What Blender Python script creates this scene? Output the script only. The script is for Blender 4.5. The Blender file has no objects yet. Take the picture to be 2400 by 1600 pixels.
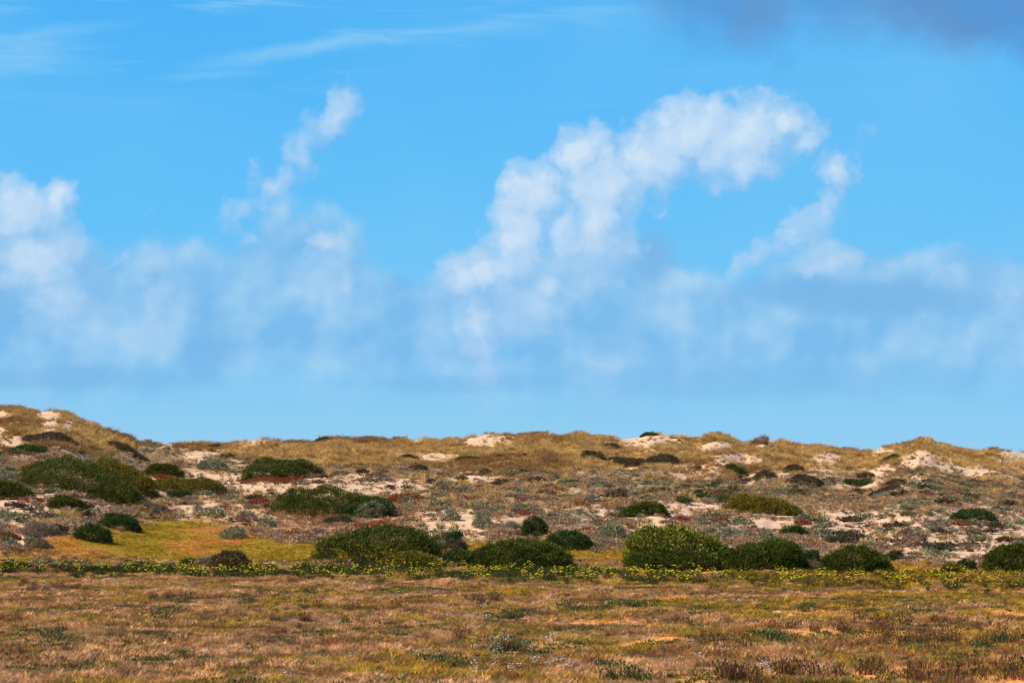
import bpy, math, random
import numpy as np

S = bpy.context.scene
COL = S.collection
random.seed(7)
RNG = np.random.default_rng(11)

# ------------------------------------------------------------------ camera
F = 5666.7          # focal length in photo pixels (85 mm on a 36 mm wide frame, photo 2400 px wide)
EYE = 2.0           # eye height above the meadow
HOR = 1180.0        # photo row of the horizon
cam = bpy.data.cameras.new('camera')
cam.lens = 85.0; cam.sensor_width = 36.0
cam.shift_y = (HOR - 800.0) / 2400.0
cam.clip_start = 0.5; cam.clip_end = 9000.0
camo = bpy.data.objects.new('camera', cam); COL.objects.link(camo)
camo.location = (0, 0, EYE); camo.rotation_euler = (math.radians(90), 0, 0)
S.camera = camo

# ------------------------------------------------------------------ colour management
S.view_settings.view_transform = 'Standard'
S.view_settings.look = 'None'
EXPO = 0.5
S.view_settings.exposure = EXPO
S.view_settings.gamma = 1.0
S.view_settings.use_curve_mapping = False

# ------------------------------------------------------------------ sun
SUN_EL = math.radians(46)
sun_to = np.array([-0.93, -0.18, 0.0]); sun_to /= np.linalg.norm(sun_to)
sun_to = sun_to * math.cos(SUN_EL); sun_to[2] = math.sin(SUN_EL)
sl = bpy.data.lights.new('sun', 'SUN'); sl.energy = 5.0; sl.angle = math.radians(0.5); sl.color = (1.0, 0.90, 0.74)
so = bpy.data.objects.new('sun', sl); COL.objects.link(so)
from mathutils import Vector, Matrix
so.rotation_euler = Vector((-sun_to[0], -sun_to[1], -sun_to[2])).to_track_quat('-Z', 'Y').to_euler()
so.location = (-60, -40, 80)

# ------------------------------------------------------------------ node helper
class NB:
    """tiny wrapper to write shader maths in order"""
    def __init__(s, nt): s.nt = nt
    def node(s, typ, **kw):
        n = s.nt.nodes.new(typ)
        for k, v in kw.items(): setattr(n, k, v)
        return n
    def put(s, sock, v):
        if isinstance(v, bpy.types.NodeSocket): s.nt.links.new(v, sock)
        else: sock.default_value = v
    def m(s, op, a, b=None, c=None, clamp=False):
        n = s.node('ShaderNodeMath', operation=op, use_clamp=clamp)
        s.put(n.inputs[0], a)
        if b is not None: s.put(n.inputs[1], b)
        if c is not None: s.put(n.inputs[2], c)
        return n.outputs[0]
    def v(s, op, a, b=None, scale=None):
        n = s.node('ShaderNodeVectorMath', operation=op)
        s.put(n.inputs[0], a)
        if b is not None: s.put(n.inputs[1], b)
        if scale is not None: s.put(n.inputs['Scale'], scale)
        return n.outputs['Value'] if op in ('LENGTH', 'DOT_PRODUCT') else n.outputs[0]
    def xyz(s, x, y, z):
        n = s.node('ShaderNodeCombineXYZ')
        for i, q in enumerate((x, y, z)): s.put(n.inputs[i], q)
        return n.outputs[0]
    def noise(s, vec, scale, detail=4.0, rough=0.55, dim='3D', col=False, dist=0.0):
        n = s.node('ShaderNodeTexNoise', noise_dimensions=dim)
        s.put(n.inputs['Vector'], vec); n.inputs['Scale'].default_value = scale
        n.inputs['Detail'].default_value = detail; n.inputs['Roughness'].default_value = rough
        n.inputs['Distortion'].default_value = dist
        return n.outputs['Color'] if col else n.outputs[0]
    def ss(s, x, a, b):
        n = s.node('ShaderNodeMapRange', interpolation_type='SMOOTHSTEP')
        s.put(n.inputs[0], x); n.inputs[1].default_value = a; n.inputs[2].default_value = b
        n.inputs[3].default_value = 0.0; n.inputs[4].default_value = 1.0
        return n.outputs[0]
    def lin(s, x, a, b, c, d):
        n = s.node('ShaderNodeMapRange'); n.clamp = True
        s.put(n.inputs[0], x)
        for i, q in enumerate((a, b, c, d)): n.inputs[i+1].default_value = q
        return n.outputs[0]
    def mix(s, f, a, b, blend='MIX'):
        n = s.node('ShaderNodeMix', data_type='RGBA', blend_type=blend)
        n.clamp_factor = True
        s.put(n.inputs[0], f)
        for i, q in ((6, a), (7, b)):
            if isinstance(q, bpy.types.NodeSocket): s.nt.links.new(q, n.inputs[i])
            else: n.inputs[i].default_value = (*q[:3], 1.0)
        return n.outputs[2]
    def ramp(s, x, stops, interp='LINEAR'):
        n = s.node('ShaderNodeValToRGB'); n.color_ramp.interpolation = interp
        e = n.color_ramp.elements
        while len(e) < len(stops): e.new(0.5)
        for el, (p, c) in zip(e, stops):
            el.position = p; el.color = (*c, 1.0)
        s.put(n.inputs[0], x)
        return n.outputs[0]

def lin(r, g, b):
    f = lambda c: c/12.92 if c <= 0.04045 else ((c+0.055)/1.055)**2.4
    return (f(r/255), f(g/255), f(b/255))

# ------------------------------------------------------------------ sky with clouds (direction based, hundredths of the view angle)
W = bpy.data.worlds.new('World'); S.world = W; W.use_nodes = True
nt = W.node_tree; nt.nodes.clear(); B = NB(nt)
STR = 0.1
def on_sky(x, y):
    """a place in the view -> the same hundredths measured as angles on the sky"""
    u = (x-12.0)*100/F; v = (HOR/100-y)*100/F
    a = math.atan(u); e = math.atan(v*math.cos(a))
    return (a*F/100+12.0, HOR/100-e*F/100, 0)

def build_cloud_group():
    """density of the sunlit cumulus as a function of the direction on the sky"""
    g = bpy.data.node_groups.new('cumulus_density', 'ShaderNodeTree')
    g.interface.new_socket('P', in_out='INPUT', socket_type='NodeSocketVector')
    g.interface.new_socket('D', in_out='OUTPUT', socket_type='NodeSocketFloat')
    b = NB(g)
    gi = b.node('NodeGroupInput'); P0 = gi.outputs[0]
    w1 = b.noise(P0, 0.9, 3.0, 0.5, '2D', col=True)
    w1 = b.v('SCALE', b.v('SUBTRACT', w1, (0.5, 0.5, 0.5)), scale=0.62)
    P = b.v('ADD', P0, w1)
    w2 = b.noise(P0, 3.2, 3.0, 0.55, '2D', col=True)
    w2 = b.v('SCALE', b.v('SUBTRACT', w2, (0.5, 0.5, 0.5)), scale=0.34)
    P = b.v('ADD', P, w2)
    # centre x, y, radius x, y, turn (deg), weight   (photo hundreds of pixels)
    blobs = [
        (17.3, 3.30, 1.45, 0.95, -10, 1.0), (18.35, 2.85, 0.62, 0.55, 0, .9), (16.2, 3.15, 1.25, 0.80, -12, 1.0),
        (15.2, 3.75, 1.00, 0.85, -25, .95), (17.6, 3.85, 1.10, .52, -12, .8), (18.9, 3.2, .55, .42, 0, .6),
        (13.65, 3.65, 0.62, 0.75, 10, 1.0), (14.2, 3.55, .45, .5, 0, .8), (14.2, 4.35, 1.05, 0.95, -20, 1.0), (12.5, 4.55, 0.80, 0.85, 0, 1.0),
        (12.15, 5.55, 0.75, 1.15, 12, 1.0), (14.05, 5.2, .70, 1.05, 12, .9), (13.2, 5.3, .70, 1.15, 0, .72), (12.5, 7.2, 1.3, .85, 0, .52), (14.0, 6.4, .9, .9, 0, .42), (11.55, 6.45, 0.90, 0.75, 0, .9), (10.85, 6.50, .62, .55, 0, .9),
        (12.8, 6.75, .65, .32, 12, .62), (11.2, 7.6, .50, 1.05, 0, .66), (11.35, 8.6, .42, .8, 0, .44), (14.7, 5.85, .45, .5, 0, .4),
        (13.1, 6.1, .3, .45, 0, .4), (15.4, 5.0, .5, .32, -30, .35),
        (19.65, 3.95, .42, .66, -8, .64), (19.4, 4.9, .48, .66, 15, .58), (18.6, 5.5, .85, .50, -30, .50), (17.6, 6.1, .7, .45, -30, .40),
        (19.5, 6.15, .75, .40, 0, .55), (20.3, 2.98, .55, .26, -15, .28), (22.1, 6.45, .62, .40, 0, .25), (23.4, 7.1, .8, .5, 0, .25),
        (0.45, 5.0, 1.15, .85, 0, .85), (1.35, 4.70, .48, .55, 0, .75), (0.9, 6.05, 1.10, .85, 20, .85), (1.3, 7.0, .75, .75, 0, .62), (3.8, 6.7, .65, 1.0, -20, .42),
        (2.8, 6.2, .32, .55, 35, .34), (3.5, 7.6, .8, .6, -35, .36),
        (7.85, 2.65, .48, .84, 38, .58), (7.2, 3.4, .62, .80, 35, .44), (5.55, 5.05, .50, .82, 38, .40), (5.8, 5.65, .42, .5, 0, .32),
        (6.4, 4.3, .8, .6, 35, .40), (7.6, 5.72, .60, .46, 0, .58), (8.1, 6.7, .52, .58, 0, .42), (8.9, 3.6, .8, .45, -35, .14),
        (0.6, 2.0, .1, .1, 0, .01), (4.0, 4.85, .55, .35, 0, .16),
    ]
    acc = None
    for i, (x, y, rx, ry, a, w) in enumerate(blobs):
        if i % 6 == 5:                      # keeps the shader compiler from holding every blob at once
            n = b.node('ShaderNodeVectorMath', operation='MULTIPLY_ADD')
            b.put(n.inputs[0], acc); n.inputs[1].default_value = (1e-7, 1e-7, 0); b.put(n.inputs[2], P); P = n.outputs[0]
        mp = b.node('ShaderNodeMapping', vector_type='TEXTURE')
        b.put(mp.inputs[0], P)
        mp.inputs[1].default_value = on_sky(x, y); mp.inputs[2].default_value = (0, 0, math.radians(a)); mp.inputs[3].default_value = (rx*1.30, ry*1.30, 1)
        L = b.v('LENGTH', mp.outputs[0])
        val = b.m('MULTIPLY_ADD', L, -0.9*w, w)
        acc = val if acc is None else b.m('SMOOTH_MAX', acc, val, 0.14)
    # the rest of the sky carries the same loose cumulus
    sx = b.node('ShaderNodeSeparateXYZ'); b.put(sx.inputs[0], P)
    side = b.ss(b.m('ABSOLUTE', b.m('SUBTRACT', sx.outputs[0], 12.0)), 13.0, 17.0)
    high = b.ss(sx.outputs[1], -1.0, -6.0)
    out = b.m('MAXIMUM', side, high)
    gen = b.noise(P, 0.22, 4.0, 0.55, '2D')
    gen = b.m('MULTIPLY_ADD', gen, 3.2, -2.0)
    gen = b.m('MINIMUM', gen, 0.6)
    acc = b.m('MAXIMUM', acc, b.m('MULTIPLY_ADD', b.m('SUBTRACT', 1.0, out), -3.0, gen))
    n = b.noise(P0, 1.5, 5.0, 0.5, '2D')
    def vor(scale, feat):
        q = b.node('ShaderNodeTexVoronoi', voronoi_dimensions='2D', feature=feat)
        b.put(q.inputs['Vector'], P); q.inputs['Scale'].default_value = scale
        if feat == 'SMOOTH_F1': q.inputs['Smoothness'].default_value = 0.55
        return q.outputs['Distance']
    d = b.m('ADD', b.m('MULTIPLY_ADD', acc, 1.55, -0.13), b.m('MULTIPLY_ADD', n, 0.46, -0.22))
    d = b.m('ADD', d, b.m('MULTIPLY_ADD', vor(1.7, 'SMOOTH_F1'), -0.28, 0.12))
    d = b.m('ADD', d, b.m('MULTIPLY_ADD', vor(3.6, 'SMOOTH_F1'), -0.12, 0.04))
    go = b.node('NodeGroupOutput'); g.links.new(d, go.inputs[0])
    return g

tc = B.node('ShaderNodeTexCoord')
sep = B.node('ShaderNodeSeparateXYZ'); B.put(sep.inputs[0], tc.outputs['Generated'])
az = B.m('ARCTAN2', sep.outputs[0], sep.outputs[1])
el = B.m('ARCSINE', sep.outputs[2])
PX = B.m('MULTIPLY_ADD', az, F/100, 12.0)
PY = B.m('MULTIPLY_ADD', el, -F/100, HOR/100)
P = B.xyz(PX, PY, 0.0)

sky = B.node('ShaderNodeTexSky'); sky.sky_type = 'NISHITA'; sky.sun_disc = False
sky.sun_elevation = SUN_EL
sky.sun_rotation = math.atan2(sun_to[0], sun_to[1])
sky.air_density = 1.0; sky.dust_density = 0.4; sky.ozone_density = 1.5
# polarised, deep blue air: the clear sky is graded by height above the horizon
SK = 1.0/(STR*2**EXPO)
tintc = [(0.0, lin(160, 210, 241)), (0.016, lin(143, 204, 242)), (0.042, lin(112, 197, 247)), (0.077, lin(90, 190, 249)), (0.14, lin(66, 175, 247)), (0.4, lin(44, 130, 222)), (1.0, lin(28, 92, 190))]
grad = B.ramp(B.lin(el, 0.0, 1.5708, 0.0, 1.0), tintc)
grad = B.v('SCALE', grad, scale=SK)
clear = B.mix(0.05, grad, sky.outputs[0])
# slow brightening towards the right of the view, as light scatters from the cloud field
side = B.m('ADD', B.noise(P, 0.12, 2.0, 0.5, '2D'), B.m('MULTIPLY', B.m('SINE', B.m('MULTIPLY', az, 2.0)), 0.35))
clear = B.mix(B.lin(side, 0.30, 0.75, 0.0, 0.30), clear, tuple(c*SK for c in lin(138, 205, 247)))

def sc(r, g, b): return tuple(c*SK for c in lin(r, g, b))

# thin cirrus streaks
cm = B.node('ShaderNodeMapping'); cm.inputs[2].default_value = (0, 0, math.radians(8)); cm.inputs[3].default_value = (0.16, 1.5, 1)
B.put(cm.inputs[0], P)
cn = B.noise(cm.outputs[0], 1.1, 6.0, 0.6, '2D', dist=0.4)
cir = B.ss(cn, 0.47, 0.78)
cir = B.m('MULTIPLY', cir, B.ss(PY, 3.4, 1.0))
cir = B.m('MULTIPLY', cir, B.lin(PX, 8.0, 16.0, 0.55, 0.12))
def streak(x, y, rx, ry, a, w):
    mp = B.node('ShaderNodeMapping', vector_type='TEXTURE'); B.put(mp.inputs[0], Pw)
    mp.inputs[1].default_value = on_sky(x, y); mp.inputs[2].default_value = (0, 0, math.radians(a)); mp.inputs[3].default_value = (rx, ry, 1)
    L = B.v('LENGTH', mp.outputs[0])
    return B.m('MULTIPLY', B.ss(L, 1.0, 0.0), w)
wv = B.noise(P, 0.5, 4.0, 0.6, '2D', col=True)
Pw = B.v('ADD', P, B.v('SCALE', B.v('SUBTRACT', wv, (0.5, 0.5, 0.5)), scale=0.5))
st = streak(6.9, 1.18, 3.3, 0.30, -8, .75)
st = B.m('MAXIMUM', st, streak(8.8, 0.93, 1.6, 0.2, -3, .45))
st = B.m('MAXIMUM', st, streak(5.0, 1.68, 1.8, 0.16, -4, .45))
st = B.m('MAXIMUM', st, streak(1.2, 0.80, 2.6, 0.26, -10, .45))
st = B.m('MAXIMUM', st, streak(0.6, 1.55, 2.2, 0.30, -6, .36))
cir = B.m('MAXIMUM', cir, B.m('MULTIPLY', st, B.lin(cn, 0.3, 0.7, 0.45, 1.0)))
c1 = B.mix(cir, clear, sc(160, 214, 246))

# soft blue-grey bank that lies along the horizon
bn = B.noise(P, 0.36, 5.0, 0.52, '2D')
bn2 = B.noise(B.v('ADD', P, (31.7, 4.1, 0.0)), 0.62, 4.0, 0.44, '2D')
bn2b = B.noise(B.v('ADD', P, (31.5, 3.8, 0.0)), 0.62, 4.0, 0.44, '2D')
wb = B.noise(P, 0.55, 5.0, 0.55, '2D', col=True)
Pb = B.v('ADD', P, B.v('SCALE', B.v('SUBTRACT', wb, (0.5, 0.5, 0.5)), scale=1.15))
bd = None
for (x, y, rx, ry, w) in [(0.8, 7.7, 3.0, 2.5, 1), (4.0, 7.9, 2.4, 2.4, 1), (6.9, 7.5, 2.3, 2.7, 1), (9.4, 8.3, 2.3, 2.1, .95), (12.0, 7.9, 2.8, 2.3, 1), (14.5, 7.6, 1.9, 2.4, .95),
                          (17.0, 8.3, 2.0, 1.9, .9), (19.8, 7.5, 3.4, 1.9, 1), (22.8, 7.7, 3.0, 1.9, 1)]:
    mp = B.node('ShaderNodeMapping', vector_type='TEXTURE'); B.put(mp.inputs[0], Pb)
    mp.inputs[1].default_value = on_sky(x, y); mp.inputs[3].default_value = (rx, ry, 1)
    vv = B.m('MULTIPLY_ADD', B.v('LENGTH', mp.outputs[0]), -w, w)
    bd = vv if bd is None else B.m('SMOOTH_MAX', bd, vv, 0.2)
bd = B.m('ADD', bd, B.m('MULTIPLY_ADD', bn2, 0.6, -0.28))
pyn = B.m('ADD', PY, B.m('MULTIPLY_ADD', bn, 4.4, -2.2))
bank = B.m('MAXIMUM', B.m('MULTIPLY', B.ss(pyn, 6.6, 8.4), 0.9), B.m('MULTIPLY', B.ss(bd, -0.02, 0.26), 0.90))
bank = B.m('MULTIPLY', bank, B.ss(B.m('MULTIPLY_ADD', bn, 1.6, PY), 10.7, 8.9))
blit = B.m('ADD', bn2, B.m('MULTIPLY', B.m('SUBTRACT', bn2, bn2b), 0.8))
bcol = B.ramp(blit, [(0.28, sc(124, 187, 236)), (0.45, sc(139, 194, 238)), (0.60, sc(151, 201, 240)), (0.80, sc(170, 210, 242))])
c2 = B.mix(bank, c1, bcol)

# soft shaded patches inside the bank and the purple-grey cloud that hangs in at the upper right
def soft(x, y, rx, ry, a, w, lo=1.0, hi=0.25):
    mp = B.node('ShaderNodeMapping', vector_type='TEXTURE'); B.put(mp.inputs[0], Pw)
    mp.inputs[1].default_value = on_sky(x, y); mp.inputs[2].default_value = (0, 0, math.radians(a)); mp.inputs[3].default_value = (rx, ry, 1)
    return B.m('MULTIPLY', B.ss(B.v('LENGTH', mp.outputs[0]), lo, hi), w)
sh = soft(15.3, 6.1, .75, .95, 0, .85)
sh = B.m('MAXIMUM', sh, soft(20.2, 6.95, 4.4, .62, 2, .9))
sh = B.m('MAXIMUM', sh, soft(17.6, 8.9, 6.5, .7, 0, .45))
sh = B.m('MAXIMUM', sh, soft(4.9, 8.2, 1.0, 1.1, 0, .5))
sh = B.m('MAXIMUM', sh, soft(1.4, 8.85, 4.2, .42, 0, .62))
sh = B.m('MAXIMUM', sh, soft(0.0, 6.9, .7, 1.2, 0, .5))
sh = B.m('MAXIMUM', sh, soft(14.4, 8.0, .8, .6, 0, .45))
sh = B.m('MAXIMUM', sh, soft(2.35, 6.9, .45, .9, 0, .4))
sh = B.m('MAXIMUM', sh, soft(10.6, 9.0, 3.5, .32, 0, .42))
c3 = B.mix(sh, c2, sc(122, 182, 231))

# sunlit cumulus
grp = build_cloud_group()
def dens(vec):
    n = B.node('ShaderNodeGroup'); n.node_tree = grp; B.put(n.inputs[0], vec); return n.outputs[0]
d0 = dens(P)
d1 = dens(B.v('ADD', P, (-0.24, -0.30, 0.0)))
alpha = B.m('MULTIPLY', B.ss(d0, 0.03, 0.36), B.lin(d0, 0.08, 0.85, 0.36, 1.0))
relief = B.m('SUBTRACT', d0, d1)
thick = B.ss(d0, 0.05, 1.25)
lit = B.m('ADD', B.m('MULTIPLY', thick, 0.46), B.m('MULTIPLY_ADD', relief, 0.44, 0.32), clamp=True)
fade = B.lin(PY, 4.5, 8.6, 0.0, 0.32)          # low clouds are seen through more air
ccol = B.ramp(lit, [(0.0, sc(132, 186, 236)), (0.3, sc(156, 200, 240)), (0.55, sc(180, 213, 244)), (0.85, sc(198, 222, 246)), (1.0, sc(210, 230, 247))])
ccol = B.mix(fade, ccol, sc(150, 198, 240))
acol = B.m('MULTIPLY', alpha, 0.93)
c4 = B.mix(acol, c3, ccol)

wp = B.noise(P, 0.55, 5.0, 0.58, '2D', col=True)
Pw = B.v('ADD', P, B.v('SCALE', B.v('SUBTRACT', wp, (0.5, 0.5, 0.5)), scale=1.3))
pu = soft(22.9, -0.5, 3.9, 2.15, 0, 1.0, 1.0, 0.5)
pu = B.m('MAXIMUM', pu, soft(25.4, 0.4, 3.2, 2.1, 22, 1.0, 1.0, 0.5))
pu = B.m('MAXIMUM', pu, soft(17.2, -0.5, 3.2, 2.2, 4, .9, 1.0, 0.3))
pu = B.m('MAXIMUM', pu, soft(20.0, -0.9, 6.0, 2.2, 2, .8, 1.0, 0.3))
pu = B.m('MAXIMUM', pu, soft(18.4, 1.5, .6, .7, 0, .2))
pun = B.noise(P, 0.7, 4.0, 0.5, '2D')
pu = B.m('MULTIPLY', pu, B.lin(pun, 0.25, 0.6, 0.80, 1.0))
pcol = B.mix(B.ss(pun, 0.35, 0.65), sc(84, 148, 214), sc(98, 150, 207))
c5 = B.mix(pu, c4, pcol)

bg = B.node('ShaderNodeBackground'); bg.inputs[1].default_value = STR
B.put(bg.inputs[0], c5)
wo = B.node('ShaderNodeOutputWorld'); nt.links.new(bg.outputs[0], wo.inputs[0])
W.cycles.sampling_method = 'MANUAL'; W.cycles.sample_map_resolution = 512


# ------------------------------------------------------------------ numeric helpers
def _hash(ix, iy, seed):
    h = (ix.astype(np.int64)*374761393 + iy.astype(np.int64)*668265263 + seed*1274126177) & 0x7fffffff
    h = ((h ^ (h >> 13))*1103515245 + 12345) & 0x7fffffff
    h = (h ^ (h >> 16)) & 0xffff
    return h/65535.0
def vnoise(x, y, seed=0):
    x = np.asarray(x, float); y = np.asarray(y, float)
    ix = np.floor(x); iy = np.floor(y); fx = x-ix; fy = y-iy
    ix = ix.astype(np.int64); iy = iy.astype(np.int64)
    fx = fx*fx*fx*(fx*(fx*6-15)+10); fy = fy*fy*fy*(fy*(fy*6-15)+10)
    a = _hash(ix, iy, seed); b = _hash(ix+1, iy, seed); c = _hash(ix, iy+1, seed); d = _hash(ix+1, iy+1, seed)
    return (a*(1-fx)+b*fx)*(1-fy) + (c*(1-fx)+d*fx)*fy
def fbm(x, y, seed=0, octv=4, gain=0.5):
    t = 0.0; a = 1.0; n = 0.0
    for o in range(octv):
        t = t + a*vnoise(x*2**o + 17.3*o, y*2**o - 9.1*o, seed+o*31); n += a; a *= gain
    return t/n
def sstep(x, a, b):
    t = np.clip((np.asarray(x, float)-a)/(b-a), 0, 1); return t*t*(3-2*t)
def mixc(a, b, f):
    f = np.asarray(f)[..., None]; return a*(1-f) + b*f

# ------------------------------------------------------------------ the dune profile
CREST = np.array([(-1600,1035),(-1000,1010),(-500,985),(-250,962),(0,957),(41,952),(88,960),(116,956),(150,959),(170,968),(197,985),(238,998),(269,1009),(299,1010),(326,1023),(384,1030),(425,1029),
 (476,1029),(527,1030),(571,1026),(622,1022),(666,1028),(714,1029),(734,1031),(768,1022),(836,1022),(911,1023),(958,1021),(972,1028),(999,1022),(1040,1024),(1057,1020),
 (1091,1021),(1125,1011),(1183,1004),(1210,1007),(1234,1007),(1278,1004),(1312,1014),(1339,1007),(1363,1004),(1387,1011),(1431,1012),(1466,1021),(1492,1020),(1515,1011),
 (1543,1010),(1579,1016),(1609,1018),(1624,1022),(1645,1020),(1668,1011),(1688,1011),(1711,1018),(1732,1028),(1749,1035),(1767,1027),(1793,1022),(1806,1032),(1844,1032),
 (1885,1039),(1931,1041),(2000,1051),(2017,1054),(2047,1051),(2070,1044),(2101,1037),(2124,1035),(2152,1026),(2178,1025),(2198,1035),(2234,1040),(2269,1049),(2290,1049),
 (2323,1044),(2348,1047),(2374,1051),(2400,1056),(2550,1060),(2800,1045),(3200,1062),(3800,1050)], float)
DIST = np.array([(-1000,132),(200,128),(420,148),(1200,152),(1600,158),(2000,166),(2150,158),(2400,168),(3000,165)], float)
BASE_PY = 1345.0
Y0 = EYE*F/(BASE_PY-HOR)
def crest(px): return np.interp(px, CREST[:,0], CREST[:,1]) + 8.0
def ycrest(px): return np.interp(px, DIST[:,0], DIST[:,1])
_T = np.linspace(0, 1, 400); _G = 0.35*_T + 0.65*_T**2.6
def relief(x, y):
    """hummocks: soft on the meadow, larger on the dune slope"""
    k = sstep(y, 72, 100)
    a = (fbm(x/7.0, y/9.0, 5, 4)-0.5)*0.75*k*(1-0.45*sstep(y, 125, 150))
    a = a + (fbm(x/2.2, y/3.0, 9, 3)-0.5)*0.34*sstep(y, 70, 90)
    a = a + (fbm(x/1.3, y/2.0, 21, 4)-0.5)*0.20*(1-sstep(y, 62, 76))
    return a
def spot(px, py):
    """photo column/row -> the first point of the ground seen along that line of sight"""
    px = np.atleast_1d(np.asarray(px, float)); py = np.broadcast_to(np.asarray(py, float), px.shape)
    k = np.linspace(0, 1, 420)[:, None]
    Ys = np.where(k < .45, 24.0*(62/24.0)**(k/.45), 62+(ycrest(px)[None]-62)*(k-.45)/.55)
    Xs = (px[None]-1200)/F*Ys
    row = np.minimum.accumulate(HOR-(ground_z(Xs, Ys)-EYE)*F/Ys, axis=0)
    hit = row <= py[None]
    i = np.where(hit.any(0), hit.argmax(0), len(k)-1)
    i0 = np.maximum(i-1, 0); c = np.arange(len(px))
    r0, r1 = row[i0, c], row[i, c]
    f = np.clip((r0-py)/np.maximum(r0-r1, 1e-6), 0, 1)
    Y = Ys[i0, c] + (Ys[i, c]-Ys[i0, c])*f
    x = (px-1200)/F*Y
    return x, Y, ground_z(x, Y)
def tval(x, y):
    px = 1200 + F*x/np.maximum(y, 1)
    g = (y-Y0)/(ycrest(px)-Y0)
    return px, np.interp(g, _G, _T), g
def ground_z(x, y):
    x = np.asarray(x, float); y = np.asarray(y, float)
    px, t, g = tval(x, y)
    c = crest(px)
    py = BASE_PY + (c-BASE_PY)*t
    z = EYE - y*(py-HOR)/F
    z = np.where(y <= Y0, 0.0, z)
    zc = EYE - ycrest(px)*(c-HOR)/F
    back = zc*(1-sstep(y-ycrest(px), 0, 60)) - 0.8*sstep(y-ycrest(px), 0, 8)
    z = np.where(g > 1, back, z)
    return z + relief(x, y)*np.where(g > 1, 1-sstep(y-ycrest(px), 0, 30), 1.0)
def photo_row(x, y):
    y = np.maximum(y, 1)
    return 1200+F*x/y, HOR-(ground_z(x, y)-EYE)*F/y

# ------------------------------------------------------------------ where bare sand, gold grass and the green bank lie
SAND = [(330,800,1114,1156,1.3),(700,930,1118,1164,1.3),(-60,150,1164,1226,1.35),(150,235,1174,1220,1.2),(240,350,1162,1190,1.2),(30,64,1254,1275,.9),(100,134,955,1016,1.3),
 (150,170,990,1008,1.0),(-20,24,1004,1022,1.0),(-20,16,965,975,1.0),(0,60,1030,1050,.7),(425,640,1183,1214,.72),(996,1110,1204,1248,1.25),(1104,1140,1232,1262,.9),(992,1060,1066,1083,1.25),
 (1094,1185,1020,1043,1.25),(956,984,1026,1038,1.0),(1278,1300,1008,1020,1.0),(1188,1208,1004,1016,.9),(1173,1224,1216,1244,.7),(1456,1570,1011,1042,1.25),(1556,1700,1178,1208,1.3),(1490,1610,1202,1232,1.3),
 (1730,1890,1196,1240,1.35),(1686,1784,1066,1088,1.0),(1637,1710,1040,1058,.85),(1913,1964,1066,1086,1.05),(1775,1797,1038,1050,.8),(1870,2130,1208,1268,1.4),(2100,2460,1214,1300,1.5),(2400,2800,1220,1300,1.0),
 (2122,2200,1064,1094,1.2),(2196,2250,1084,1100,.9),(2242,2315,1095,1116,1.2),(2048,2072,1046,1062,1.0),(2080,2096,1054,1062,.8),(2125,2172,1120,1140,.95),(2352,2420,1052,1086,.9),(1900,1955,1098,1118,.8),
 (2036,2074,1105,1128,.9),(1980,2036,1130,1148,.7),(2060,2090,1090,1102,.7),(1760,1800,1112,1122,.8),(1800,1850,1108,1120,.7),(560,640,1030,1040,.4),(440,500,1060,1080,.6),(520,548,1024,1036,.8),(370,400,1042,1052,.7),
 (1460,1500,1095,1105,.5),(1380,1420,1190,1212,.45),(1240,1330,1190,1200,.5),(1060,1110,1115,1125,.55),(1100,1180,1118,1128,.5),(1580,1660,1090,1112,.5),(1000,1040,1225,1270,.6),(2200,2330,1290,1312,.5)]
def sand_mask(px, py):
    m = np.full(np.shape(px), -1.0)
    for x0, x1, y0, y1, w in SAND:
        d = np.sqrt(((px-(x0+x1)/2)/((x1-x0)/2))**2 + ((py-(y0+y1)/2)/((y1-y0)/2))**2)
        m = np.maximum(m, w*(1.42-d))
    return m
BANK_UP = np.array([(-200,1290),(20,1292),(80,1274),(150,1254),(200,1234),(300,1214),(400,1200),(480,1202),(540,1236),(650,1254),(800,1250),(900,1262),(1060,1275),(1094,1262),(1180,1254),(1280,1256),(1360,1276),(1470,1278),(1600,1300),(1900,1318),(2080,1310),(2200,1312),(2300,1326),(2600,1325)], float)
GOLD_LO = np.array([(-400,1050),(0,1040),(200,1048),(330,1046),(450,1062),(700,1080),(850,1100),(1000,1108),(1400,1100),(1600,1115),(1900,1118),(2100,1092),(2250,1095),(2400,1112),(2800,1110)], float)

WARM = np.array([1.08, .92, .68])          # warm shift put into plant and soil colours to offset blue sky fill
C = lambda *a: np.array(a, float)*WARM
c_sand = C(.54,.40,.315); c_soil = C(.42,.30,.235); c_litter = C(.22,.165,.13); c_gold = C(.30,.195,.065); c_grey = C(.15,.145,.11)
c_bank = C(.25,.175,.010); c_rust = C(.34,.165,.03); c_pink = C(.42,.245,.155)
c_field = C(.22,.13,.07); c_osand = C(.58,.28,.10); c_oliv = C(.16,.125,.03); c_dark = C(.12,.07,.04)

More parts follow.
